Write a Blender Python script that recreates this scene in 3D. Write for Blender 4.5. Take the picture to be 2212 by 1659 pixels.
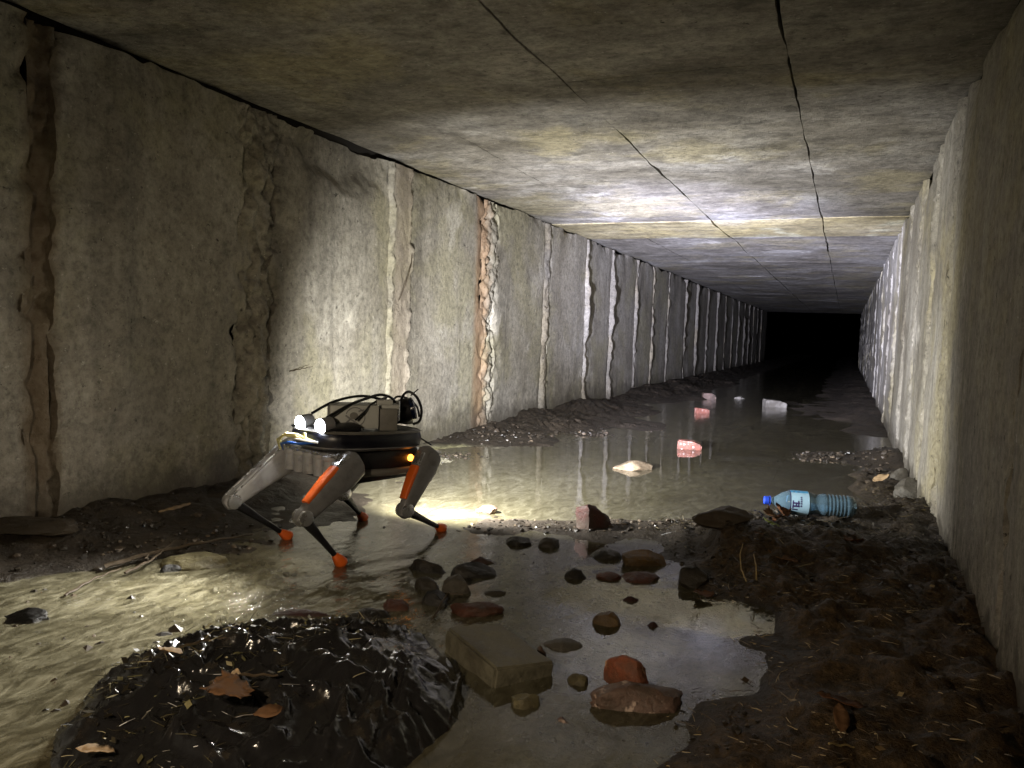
import bpy, bmesh, math, random
import numpy as np
from mathutils import Vector, Matrix

random.seed(7)
rng = np.random.default_rng(11)
scene = bpy.context.scene
for o in list(bpy.data.objects):
    bpy.data.objects.remove(o)
COL = scene.collection

# ------------------------------------------------------------------ camera
YAW, PITCH, ROLL, FOC, CAMH = 0.395, 0.0647, 0.0361, 1723.5, 0.62   # FOC in units of a 2212 wide frame
XL, XR, HC = -2.068, 0.297, 1.424                                    # left wall, right wall, ceiling
cf = Vector((-math.sin(YAW) * math.cos(PITCH), math.cos(YAW) * math.cos(PITCH), -math.sin(PITCH)))
r0 = Vector((math.cos(YAW), math.sin(YAW), 0)); u0 = r0.cross(cf)
cr = r0 * math.cos(ROLL) + u0 * math.sin(ROLL); cu = -r0 * math.sin(ROLL) + u0 * math.cos(ROLL)
CAM = Vector((0, 0, CAMH))
cam_d = bpy.data.cameras.new('camera'); cam = bpy.data.objects.new('camera', cam_d); COL.objects.link(cam)
m = Matrix((cr, cu, -cf)).transposed().to_4x4(); m.translation = CAM; cam.matrix_world = m
cam_d.sensor_width = 36; cam_d.lens = 36 * FOC / 2212; cam_d.clip_start = 0.02; cam_d.clip_end = 200
scene.camera = cam

def ray(x, y):
    return (cf * FOC + cr * (x - 1106) + cu * (829.5 - y)).normalized()
def gp(x, y, z=0.0):
    """survey point of the photograph (2212 px wide) on the level z"""
    d = ray(x, y); return CAM + d * ((z - CAMH) / d.z)
def depth(v):
    return (Vector(v) - CAM).dot(cf)
def size_at(px, v):
    return px * depth(v) / FOC

# ------------------------------------------------------------------ world and light
world = bpy.data.worlds.new('World'); scene.world = world; world.use_nodes = True
wn = world.node_tree.nodes; bg = wn['Background']
sky = wn.new('ShaderNodeTexSky'); sky.sky_type = 'NISHITA'; sky.sun_disc = False
sky.sun_elevation = math.radians(-6); sky.sun_rotation = math.radians(180)
world.node_tree.links.new(sky.outputs[0], bg.inputs[0]); bg.inputs[1].default_value = 0.01
vs = scene.view_settings; vs.view_transform = 'Standard'; vs.look = 'None'; vs.exposure = 0.0; vs.gamma = 1.0
vs.use_curve_mapping = False
scene.render.engine = 'CYCLES'
cy = scene.cycles
cy.max_bounces = 5; cy.diffuse_bounces = 3; cy.glossy_bounces = 3; cy.transparent_max_bounces = 12
cy.transmission_bounces = 4; cy.sample_clamp_indirect = 4.0; cy.sample_clamp_direct = 0
cy.caustics_reflective = False; cy.caustics_refractive = False
cy.use_denoising = True; cy.denoiser = 'OPENIMAGEDENOISE'; cy.denoising_input_passes = 'RGB_ALBEDO_NORMAL'; cy.denoising_prefilter = 'ACCURATE'; cy.use_adaptive_sampling = True; cy.adaptive_threshold = 0.018; cy.adaptive_min_samples = 24

def spot(name, loc, target, power, angle, blend, color, radius, parent=None):
    l = bpy.data.lights.new(name, 'SPOT'); l.energy = power; l.spot_size = math.radians(angle); l.spot_blend = blend
    l.color = color; l.shadow_soft_size = radius
    o = bpy.data.objects.new(name, l); COL.objects.link(o); o.location = loc
    o.rotation_euler = (Vector(target) - Vector(loc)).to_track_quat('-Z', 'Y').to_euler()
    if parent: o.parent = parent
    return o
# added fill lamps, unseen beside the camera: for foreground and near left wall
FILL_POS = Vector((-0.55, 0.0, 0.72))
spot('fill_foreground', FILL_POS, (-.85, 1.9, .0), 40, 106, 1.0, (1.0, 0.80, 0.56), 0.03)
spot('fill_left_wall', FILL_POS, (-2.07, 1.7, .35), 4.2, 96, 1.0, (1.0, 0.86, 0.62), 0.03)

# ------------------------------------------------------------------ numpy noise
def _hash(ix, iy, iz, s):
    n = (ix * 374761393 + iy * 668265263 + iz * 2147483647 + s * 1274126177) & 0xFFFFFFFF
    n = ((n ^ (n >> 13)) * 1274126177) & 0xFFFFFFFF
    n = ((n ^ (n >> 16)) * 2246822519) & 0xFFFFFFFF
    return ((n ^ (n >> 15)) & 0xFFFFFF) / float(0xFFFFFF)
def vnoise(x, y, z, s=0):
    x, y, z = np.broadcast_arrays(np.asarray(x, float), np.asarray(y, float), np.asarray(z, float))
    ix, iy, iz = np.floor(x).astype(np.int64), np.floor(y).astype(np.int64), np.floor(z).astype(np.int64)
    fx, fy, fz = x - ix, y - iy, z - iz
    fx, fy, fz = fx * fx * (3 - 2 * fx), fy * fy * (3 - 2 * fy), fz * fz * (3 - 2 * fz)
    r = 0
    for a in (0, 1):
        for b in (0, 1):
            for c in (0, 1):
                w = (fx if a else 1 - fx) * (fy if b else 1 - fy) * (fz if c else 1 - fz)
                r = r + w * _hash(ix + a, iy + b, iz + c, s)
    return r * 2 - 1
def fbm(x, y, z, o=4, s=0, g=0.5):
    r, a, f = 0, 1.0, 1.0
    for i in range(o):
        r = r + a * vnoise(np.asarray(x) * f, np.asarray(y) * f, np.asarray(z) * f, s + i * 17); a *= g; f *= 2.03
    return r
def worley_edge(x, y, s=0):
    """distance between the two nearest cell points: 0 on the cracks"""
    x, y = np.asarray(x, float), np.asarray(y, float)
    ix, iy = np.floor(x).astype(np.int64), np.floor(y).astype(np.int64)
    d1 = np.full(x.shape, 9.0); d2 = np.full(x.shape, 9.0)
    for a in (-1, 0, 1):
        for b in (-1, 0, 1):
            px = ix + a + _hash(ix + a, iy + b, iy * 0, s); py = iy + b + _hash(ix + a, iy + b, iy * 0 + 1, s)
            d = np.hypot(px - x, py - y)
            d2 = np.where(d < d1, d1, np.minimum(d2, d)); d1 = np.minimum(d1, d)
    return d2 - d1
def sstep(a, b, x):
    t = np.clip((x - a) / (b - a), 0, 1); return t * t * (3 - 2 * t)

# ------------------------------------------------------------------ mesh helpers
def link(name, me, mat=None, parent=None):
    o = bpy.data.objects.new(name, me); COL.objects.link(o)
    if mat is not None and not me.materials: me.materials.append(mat)
    if parent is not None: o.parent = parent
    return o
def mesh_np(name, V, Q, mat=None, parent=None, smooth=True, sharp=0):
    V = np.ascontiguousarray(V, dtype=np.float32); Q = np.ascontiguousarray(Q, dtype=np.int32)
    me = bpy.data.meshes.new(name); me.vertices.add(len(V)); me.vertices.foreach_set('co', V.ravel())
    k = Q.shape[1]; me.loops.add(Q.size); me.loops.foreach_set('vertex_index', Q.ravel())
    me.polygons.add(len(Q)); me.polygons.foreach_set('loop_start', np.arange(0, Q.size, k, dtype=np.int32))
    me.polygons.foreach_set('use_smooth', np.full(len(Q), smooth))
    me.update(); me.validate()
    if smooth and sharp: me.set_sharp_from_angle(angle=math.radians(sharp))
    return link(name, me, mat, parent)
def grid_quads(n, mm):
    i = np.arange(n - 1)[:, None] * mm + np.arange(mm - 1)[None, :]
    return np.stack([i, i + 1, i + mm + 1, i + mm], -1).reshape(-1, 4)
class MB:
    def __init__(s): s.v = []; s.f = []
    def add(s, vs, fs):
        b = len(s.v); s.v += [tuple(v) for v in vs]; s.f += [tuple(i + b for i in f) for f in fs]; return s
    def box(s, c, d, rot=None, bev=0.0):
        bm = bmesh.new(); bmesh.ops.create_cube(bm, size=1)
        for v in bm.verts: v.co = Vector((v.co.x * d[0], v.co.y * d[1], v.co.z * d[2]))
        if bev: bmesh.ops.bevel(bm, geom=list(bm.edges), offset=bev, segments=2, affect='EDGES', profile=0.6)
        M = (rot.to_4x4() if rot is not None else Matrix()); c = Vector(c)
        bm.verts.index_update()
        s.add([M @ v.co + c for v in bm.verts], [[v.index for v in f.verts] for f in bm.faces]); bm.free(); return s
    def tube(s, pts, rad, seg=8, cap=True):
        pts = [Vector(p) for p in pts]; n = len(pts)
        rad = [rad] * n if not hasattr(rad, '__len__') else rad
        t0 = (pts[1] - pts[0]).normalized(); a = t0.orthogonal().normalized(); vs = []; fs = []
        for i, p in enumerate(pts):
            t = (pts[min(i + 1, n - 1)] - pts[max(i - 1, 0)]).normalized()
            a = (a - t * a.dot(t)).normalized(); b = t.cross(a)
            for k in range(seg):
                q = 2 * math.pi * k / seg; vs.append(p + (a * math.cos(q) + b * math.sin(q)) * rad[i])
        for i in range(n - 1):
            for k in range(seg):
                k2 = (k + 1) % seg; fs.append((i * seg + k, i * seg + k2, (i + 1) * seg + k2, (i + 1) * seg + k))
        if cap: fs += [tuple(range(seg))[::-1], tuple(range((n - 1) * seg, n * seg))]
        return s.add(vs, fs)
    def loft(s, secs, side, seg=16, power=3.2):
        """secs: (centre, half width along side, half width across); superellipse section"""
        side = Vector(side).normalized(); n = len(secs); vs = []; fs = []
        P = [Vector(q[0]) for q in secs]
        for i, (c, a, b) in enumerate(secs):
            t = (P[min(i + 1, n - 1)] - P[max(i - 1, 0)]).normalized(); u = (side - t * side.dot(t)).normalized(); w = t.cross(u)
            for k in range(seg):
                q = 2 * math.pi * (k + .5) / seg; co, si = math.cos(q), math.sin(q)
                x = math.copysign(abs(co) ** (2 / power), co) * a; y = math.copysign(abs(si) ** (2 / power), si) * b
                vs.append(P[i] + u * x + w * y)
        for i in range(n - 1):
            for k in range(seg):
                k2 = (k + 1) % seg; fs.append((i * seg + k, i * seg + k2, (i + 1) * seg + k2, (i + 1) * seg + k))
        fs += [tuple(range(seg))[::-1], tuple(range((n - 1) * seg, n * seg))]
        return s.add(vs, fs)
    def lathe(s, prof, origin, axis, seg=24, cap=True):
        axis = Vector(axis).normalized(); a = axis.orthogonal().normalized(); b = axis.cross(a); o = Vector(origin); vs = []; fs = []
        for (t, r) in prof:
            for k in range(seg):
                q = 2 * math.pi * k / seg; vs.append(o + axis * t + (a * math.cos(q) + b * math.sin(q)) * r)
        for i in range(len(prof) - 1):
            for k in range(seg):
                k2 = (k + 1) % seg; fs.append((i * seg + k, i * seg + k2, (i + 1) * seg + k2, (i + 1) * seg + k))
        if cap: fs += [tuple(range(seg))[::-1], tuple(range((len(prof) - 1) * seg, len(prof) * seg))]
        return s.add(vs, fs)
    def build(s, name, mat, parent=None, smooth=True, angle=40):
        me = bpy.data.meshes.new(name); me.from_pydata(s.v, [], s.f); me.update()
        if smooth:
            me.polygons.foreach_set('use_smooth', [True] * len(me.polygons))
            try: me.set_sharp_from_angle(angle=math.radians(angle))
            except Exception: pass
        return link(name, me, mat, parent)
def tag(o, label, cat=None, group=None, kind=None):
    if label: o['label'] = label
    if cat: o['category'] = cat
    if group: o['group'] = group
    if kind: o['kind'] = kind
    return o
def empty(name, loc=(0, 0, 0), rz=0):
    o = bpy.data.objects.new(name, None); COL.objects.link(o); o.location = loc; o.rotation_euler = (0, 0, rz); o.empty_display_size = .05
    return o

# ------------------------------------------------------------------ materials
class NT:
    def __init__(s, name):
        s.m = bpy.data.materials.new(name); s.m.use_nodes = True; s.t = s.m.node_tree; s.t.nodes.clear()
        s.out = s.n('ShaderNodeOutputMaterial')
    def n(s, ty, **kw):
        o = s.t.nodes.new(ty)
        for k, v in kw.items(): setattr(o, k, v)
        return o
    def put(s, sock, v):
        if hasattr(v, 'links') or isinstance(v, bpy.types.NodeSocket): s.t.links.new(v, sock)
        else:
            if isinstance(v, (tuple, list)) and len(v) == 3 and sock.type == 'RGBA': v = (*v, 1)
            sock.default_value = v
    def pos(s): return s.n('ShaderNodeNewGeometry').outputs['Position']
    def obj(s): return s.n('ShaderNodeTexCoord').outputs['Object']
    def scale(s, v, k):
        o = s.n('ShaderNodeVectorMath', operation='MULTIPLY'); s.put(o.inputs[0], v); o.inputs[1].default_value = k if hasattr(k, '__len__') else (k, k, k); return o.outputs[0]
    def addv(s, a, b):
        o = s.n('ShaderNodeVectorMath', operation='ADD'); s.put(o.inputs[0], a); s.put(o.inputs[1], b); return o.outputs[0]
    def noise(s, v, sc=1.0, det=4, rough=.55, dist=0.0, col=False):
        o = s.n('ShaderNodeTexNoise'); s.put(o.inputs['Vector'], v); o.inputs['Scale'].default_value = sc
        o.inputs['Detail'].default_value = det; o.inputs['Roughness'].default_value = rough; o.inputs['Distortion'].default_value = dist
        return o.outputs['Color'] if col else o.outputs['Fac']
    def voro(s, v, sc, feat='F1'):
        o = s.n('ShaderNodeTexVoronoi', feature=feat); s.put(o.inputs['Vector'], v); o.inputs['Scale'].default_value = sc; return o.outputs['Distance']
    def math(s, op, a, b=0.0, c=None, clamp=False):
        o = s.n('ShaderNodeMath', operation=op, use_clamp=clamp); s.put(o.inputs[0], a); s.put(o.inputs[1], b)
        if c is not None: s.put(o.inputs[2], c)
        return o.outputs[0]
    def step(s, v, a, b, lo=0.0, hi=1.0):
        o = s.n('ShaderNodeMapRange', interpolation_type='SMOOTHSTEP'); s.put(o.inputs[0], v)
        for i, q in enumerate((a, b, lo, hi)): o.inputs[i + 1].default_value = q
        return o.outputs[0]
    def ramp(s, v, stops):
        o = s.n('ShaderNodeValToRGB'); s.put(o.inputs[0], v); e = o.color_ramp.elements
        while len(e) < len(stops): e.new(.5)
        for i, (p, c) in enumerate(stops): e[i].position = p; e[i].color = (*c, 1) if hasattr(c, '__len__') else (c, c, c, 1)
        return o.outputs[0]
    def mix(s, f, a, b, mode='MIX'):
        o = s.n('ShaderNodeMix', data_type='RGBA', blend_type=mode); s.put(o.inputs[0], f); s.put(o.inputs[6], a); s.put(o.inputs[7], b); return o.outputs[2]
    def sep(s, v):
        o = s.n('ShaderNodeSeparateXYZ'); s.put(o.inputs[0], v); return o.outputs
    def attr(s, name):
        return s.n('ShaderNodeAttribute', attribute_name=name).outputs['Fac']
    def bump(s, h, strength=.5, dist=.01, normal=None):
        o = s.n('ShaderNodeBump'); s.put(o.inputs['Height'], h); o.inputs['Strength'].default_value = strength; o.inputs['Distance'].default_value = dist
        if normal is not None: s.put(o.inputs['Normal'], normal)
        return o.outputs[0]
    def bsdf(s, **kw):
        o = s.n('ShaderNodeBsdfPrincipled')
        for k, v in kw.items(): s.put(o.inputs[k.replace('_', ' ')], v)
        return o
    def done(s, shader):
        s.t.links.new(shader if isinstance(shader, bpy.types.NodeSocket) else shader.outputs[0], s.out.inputs[0]); return s.m

def concrete(name, streak, dark, mid, light, warm=(.30, .27, .15), rust=(), bumpd=.012, damp=0.0, mott=.2, aniso=(1, 1, 1)):
    t = NT(name); p = t.pos(); sx = t.sep(p)
    big = t.sep(t.noise(p, 1.5, 5, .62, .3, col=True)); n1, patch, alg = big[0], big[1], big[2]
    sv = t.sep(t.noise(t.scale(p, streak), 1.0, 6, .66, .4, col=True)); st, st2 = sv[0], sv[1]
    pa_ = t.scale(p, aniso); fv = t.sep(t.noise(pa_, 38, 5, .78, col=True)); fine, fl2 = fv[0], fv[1]
    mv = t.sep(t.noise(pa_, 9, 5, .72, .25, col=True)); fl, pn = mv[0], mv[1]
    col = t.ramp(n1, [(.30, dark), (.5, mid), (.70, light)])
    col = t.mix(1.0, col, t.ramp(st, [(.30, .62), (.5, 1.0), (.72, 1.18)]), 'MULTIPLY')
    col = t.mix(t.step(alg, .48, .64, 0, .7), col, warm)
    col = t.mix(t.step(patch, .60, .68, 0, .55), col, tuple(min(.62, c * 1.55) for c in light))
    col = t.mix(t.step(st2, .58, .72, 0, .42), col, tuple(c * .45 for c in dark))
    col = t.mix(.9, col, t.ramp(fine, [(.32, .5), (.5, 1.0), (.68, 1.35)]), 'MULTIPLY')
    col = t.mix(mott, col, t.mix(1.0, col, t.ramp(mv[2], [(.34, .30), (.5, 1.0), (.64, 1.5)]), 'MULTIPLY'))
    pit = t.math('MULTIPLY', t.step(fl2, .60, .66), t.step(pn, .48, .58))
    col = t.mix(t.step(fv[2], .635, .66, 0, .55), col, tuple(min(.7, c * 1.7) for c in light))
    col = t.mix(t.step(fl2, .615, .64, 0, .45), col, tuple(c * .4 for c in dark))
    col = t.mix(t.math('MULTIPLY', pit, .85), col, (.035, .03, .025))
    col = t.mix(t.step(fl, .62, .70, 0, .4), col, tuple(c * .35 for c in dark))
    for (yc, w, rc, a) in rust:
        d = t.math('ABSOLUTE', t.math('SUBTRACT', sx[1], yc))
        d = t.math('ADD', d, t.math('MULTIPLY', t.math('SUBTRACT', st, .5), w * 1.4))
        col = t.mix(t.math('MULTIPLY', t.step(d, w * .35, w, 1, 0), t.step(n1, .25, .5, a * .6, a)), col, rc)
    if damp:
        b = t.math('ADD', sx[2], t.math('MULTIPLY', t.math('SUBTRACT', mv[2], .5), .35))
        col = t.mix(t.step(b, .05, damp, .7, 0), col, (.055, .047, .035))
    hgt = t.math('ADD', fine, t.math('MULTIPLY', fl, .5)); hgt = t.math('SUBTRACT', hgt, t.math('MULTIPLY', t.step(fl, .58, .70), .5))
    hgt = t.math('SUBTRACT', hgt, t.math('MULTIPLY', pit, .4))
    return t.done(t.bsdf(Base_Color=col, Roughness=t.step(n1, .3, .7, .55, .85), Specular_IOR_Level=.35, Normal=t.bump(hgt, .55, bumpd)))

M = {}
M['wall'] = concrete('wall_concrete', (4.0, 5.5, .55), (.17, .152, .12), (.27, .25, .21), (.35, .33, .29), warm=(.27, .25, .165),
                     rust=[(4.44, .15, (.29, .16, .075), .6), (1.55, .075, (.12, .075, .035), .7), (3.47, .12, (.30, .24, .19), .4)], damp=.22)
M['wall_right'] = concrete('wall_concrete_right', (4.0, 7.5, .4), (.17, .15, .12), (.30, .28, .24), (.40, .38, .35), warm=(.36, .32, .2), damp=.12)
M['ceil'] = concrete('ceiling_concrete', (1.3, 4.5, 3.0), (.15, .135, .11), (.27, .25, .22), (.40, .385, .365), warm=(.34, .30, .19), bumpd=.026, mott=.55, aniso=(.9, 1.1, 1))
M['mortar'] = concrete('mortar_crumbling', (9, 9, 2.5), (.12, .107, .086), (.19, .173, .145), (.255, .238, .21), warm=(.23, .195, .13), bumpd=.02,
                       rust=[(4.44, .10, (.32, .165, .07), .7), (1.55, .25, (.085, .06, .036), .6), (3.47, .14, (.31, .25, .20), .35)], damp=.16)
M['ceil_warm'] = concrete('ceiling_concrete_ochre', (.9, 7.5, 3.0), (.20, .165, .09), (.36, .31, .18), (.46, .41, .29), warm=(.42, .35, .17), bumpd=.03, mott=.6, aniso=(.9, 1.1, 1))
M['gap'] = NT('joint_gap'); M['gap'] = M['gap'].done(M['gap'].bsdf(Base_Color=(.018, .015, .012), Roughness=.9))

def mud_mat():
    t = NT('stream_bed'); p = t.pos(); z = t.attr('silt'); li = t.attr('litter')
    n = t.noise(p, 6, 7, .65, .5); f = t.noise(p, 60, 5, .7); st = t.noise(t.scale(p, (16, 5, 8)), 1, 6, .65, 1.2)
    mud = t.ramp(n, [(.3, (.014, .011, .008)), (.52, (.036, .028, .02)), (.72, (.075, .057, .04))])
    silt = t.ramp(st, [(.3, (.14, .125, .085)), (.46, (.32, .30, .22)), (.6, (.38, .36, .27)), (.75, (.46, .43, .33))])
    silt = t.mix(t.step(t.noise(p, 2.3, 3), .5, .62, 0, .55), silt, (.40, .39, .17))
    br = t.ramp(f, [(.3, (.02, .013, .006)), (.55, (.06, .036, .015)), (.75, (.12, .08, .035))])
    zz = t.math('ADD', z, t.math('MULTIPLY', t.math('SUBTRACT', n, .5), .7))
    c = t.mix(t.step(zz, .35, .75), mud, silt); c = t.mix(li, c, br)
    c = t.mix(.7, c, t.ramp(f, [(.3, .5), (.5, 1.0), (.72, 1.35)]), 'MULTIPLY')
    h = t.math('ADD', t.math('MULTIPLY', n, .8), t.math('MULTIPLY', f, .45))
    return t.done(t.bsdf(Base_Color=c, Roughness=t.step(n, .35, .65, .38, .72), Specular_IOR_Level=.3, Normal=t.bump(h, .9, .03)))
M['bed'] = mud_mat()

def water_mat():
    t = NT('water'); p = t.pos(); fl = t.attr('flow')
    r = t.noise(t.scale(p, (38, 16, 1)), 1.0, 4, .6, 1.0); calm = t.noise(t.scale(p, (4, 9, 1)), 1.0, 3, .5)
    swirl = t.noise(t.scale(p, (20, 8, 1)), 1.0, 6, .68, 1.8)
    hh = t.math('ADD', t.math('MULTIPLY', t.math('MULTIPLY', r, fl), 1.0), t.math('MULTIPLY', calm, .035))
    nrm = t.bump(hh, .6, .012)
    tr = t.n('ShaderNodeBsdfTransparent'); tr.inputs[0].default_value = (.86, .84, .74, 1)
    df = t.n('ShaderNodeBsdfDiffuse'); t.put(df.inputs[0], t.ramp(swirl, [(.3, (.12, .105, .06)), (.5, (.21, .19, .12)), (.68, (.33, .305, .21))])); 
    m1 = t.n('ShaderNodeMixShader'); t.put(m1.inputs[0], t.math('ADD', t.math('MULTIPLY', fl, t.step(swirl, .3, .7, .03, .40)), t.step(t.sep(p)[1], 2.25, 2.75, .28, .26))); t.t.links.new(tr.outputs[0], m1.inputs[1]); t.t.links.new(df.outputs[0], m1.inputs[2])
    gl = t.n('ShaderNodeBsdfGlossy'); t.put(gl.inputs['Roughness'], t.math('MULTIPLY', fl, .05)); t.put(gl.inputs['Normal'], nrm); gl.inputs[0].default_value = (1, 1, 1, 1)
    fr = t.n('ShaderNodeFresnel'); fr.inputs[0].default_value = 1.33; t.put(fr.inputs['Normal'], nrm)
    m2 = t.n('ShaderNodeMixShader'); t.t.links.new(fr.outputs[0], m2.inputs[0]); t.t.links.new(m1.outputs[0], m2.inputs[1]); t.t.links.new(gl.outputs[0], m2.inputs[2])
    return t.done(m2)
M['water'] = water_mat()

def island_mat_early(name, stops, rough=.5):
    t = NT(name); r = t.n('ShaderNodeNewGeometry').outputs['Random Per Island']; f = t.noise(t.pos(), 160, 3, .6)
    c = t.ramp(r, stops); c = t.mix(.6, c, t.ramp(f, [(.3, .5), (.55, 1.0), (.75, 1.25)]), 'MULTIPLY')
    return t.done(t.bsdf(Base_Color=c, Roughness=rough))
def stone_mat(name, a, b, rough=.28, sc=14, speck=None):
    t = NT(name); p = t.obj(); w = t.pos()
    n = t.noise(w, sc, 7, .65, .4); f = t.noise(w, sc * 7, 5, .7)
    c = t.ramp(n, [(.3, a), (.68, b)]); c = t.mix(.8, c, t.ramp(f, [(.3, .5), (.5, 1), (.72, 1.5)]), 'MULTIPLY')
    c = t.mix(t.step(t.noise(w, sc * .6, 4, .6), .46, .62, 0, .6), c, (.045, .037, .026))
    if speck: c = t.mix(t.step(t.noise(w, sc * 3, 4, .6), .58, .68), c, speck)
    h = t.math('ADD', t.math('MULTIPLY', n, .6), t.math('MULTIPLY', f, .5))
    return t.done(t.bsdf(Base_Color=c, Roughness=t.step(f, .3, .7, rough, rough + .3), Specular_IOR_Level=.35, Normal=t.bump(h, .9, .008)))
M['s_dark'] = stone_mat('stone_dark', (0.0044, 0.0042, 0.0038), (0.0154, 0.0138, 0.0121))
M['s_grey'] = stone_mat('stone_grey', (.05, .046, .04), (.13, .12, .10), .4)
M['s_red'] = stone_mat('stone_dark_red', (0.0165, 0.0055, 0.005), (0.0413, 0.0138, 0.0124), .35)
M['s_orange'] = stone_mat('stone_orange', (0.1658, 0.0446, 0.0191), (0.3187, 0.0956, 0.0446), .4, speck=(.5, .28, .16))
M['s_rust'] = stone_mat('stone_rust', (0.0363, 0.0121, 0.0067), (0.0847, 0.0303, 0.0167), .35)
M['s_ochre'] = stone_mat('stone_ochre', (0.0728, 0.0364, 0.0091), (0.1729, 0.1001, 0.0318), .35)
M['s_pink'] = stone_mat('stone_pinkish', (0.09, 0.054, 0.0405), (0.162, 0.108, 0.0855), .3, speck=(.45, .34, .28))
M['s_olive'] = stone_mat('stone_olive', (0.0624, 0.0528, 0.0264), (0.144, 0.1248, 0.0624), .35)
M['s_block'] = stone_mat('block_olive_grey', (.085, .078, .055), (.15, .14, .10), .45, 6)
M['s_mud'] = stone_mat('mud_lump', (.018, .013, .009), (.06, .045, .03), .5, 8)
M['s_mud2'] = island_mat_early('pebbles', [(.0, (.012, .010, .008)), (.6, (.035, .028, .021)), (.9, (.08, .062, .046)), (1.0, (.18, .14, .10))], .35)
M['s_pale'] = stone_mat('stone_pale', (0.1512, 0.1386, 0.1176), (0.2604, 0.2436, 0.21), .6)
M['brick'] = stone_mat('brick_red', (0.144, 0.0432, 0.0288), (0.264, 0.1056, 0.0768), .5, 18, speck=(.62, .5, .45))
M['brick_d'] = stone_mat('brick_dark', (0.0315, 0.0113, 0.009), (0.0675, 0.0225, 0.018), .5, 12)
M['slab'] = stone_mat('slab_tan', (0.108, 0.072, 0.042), (0.3, 0.24, 0.168), .5, 22)

# ------------------------------------------------------------------ culvert walls
YE = 23.0   # culvert ends; made-up wider, higher chamber added beyond to keep the far end dark
LJ = [(-1.6, .03, 0), (-.6, .03, 0), (.5, .03, 0), (1.55, .07, 3), (2.43, .17, 2), (3.47, .17, 1), (4.55, .16, 2), (5.54, .085, 4), (6.5, .038, 4), (7.3, .03, 4),
      (8.27, .05, 4), (9.05, .034, 4), (9.9, .05, 4), (11.0, .03, 4)]
y = 11.95
rj = random.Random(21)
while y < 22.4: LJ.append((y, rj.uniform(.022, .055), 4)); y += rj.uniform(.88, 1.06)
RJ = [(-1.6, .03, 0), (-.6, .03, 0), (.55, .03, 0), (1.75, .04, 0), (3.0, .12, 4), (3.62, .06, 4), (4.35, .08, 4), (5.1, .05, 4), (6.0, .06, 4)]
y = 6.95
while y < 22.4: RJ.append((y, rj.uniform(.02, .06), 4)); y += rj.uniform(.8, 1.1)

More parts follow.
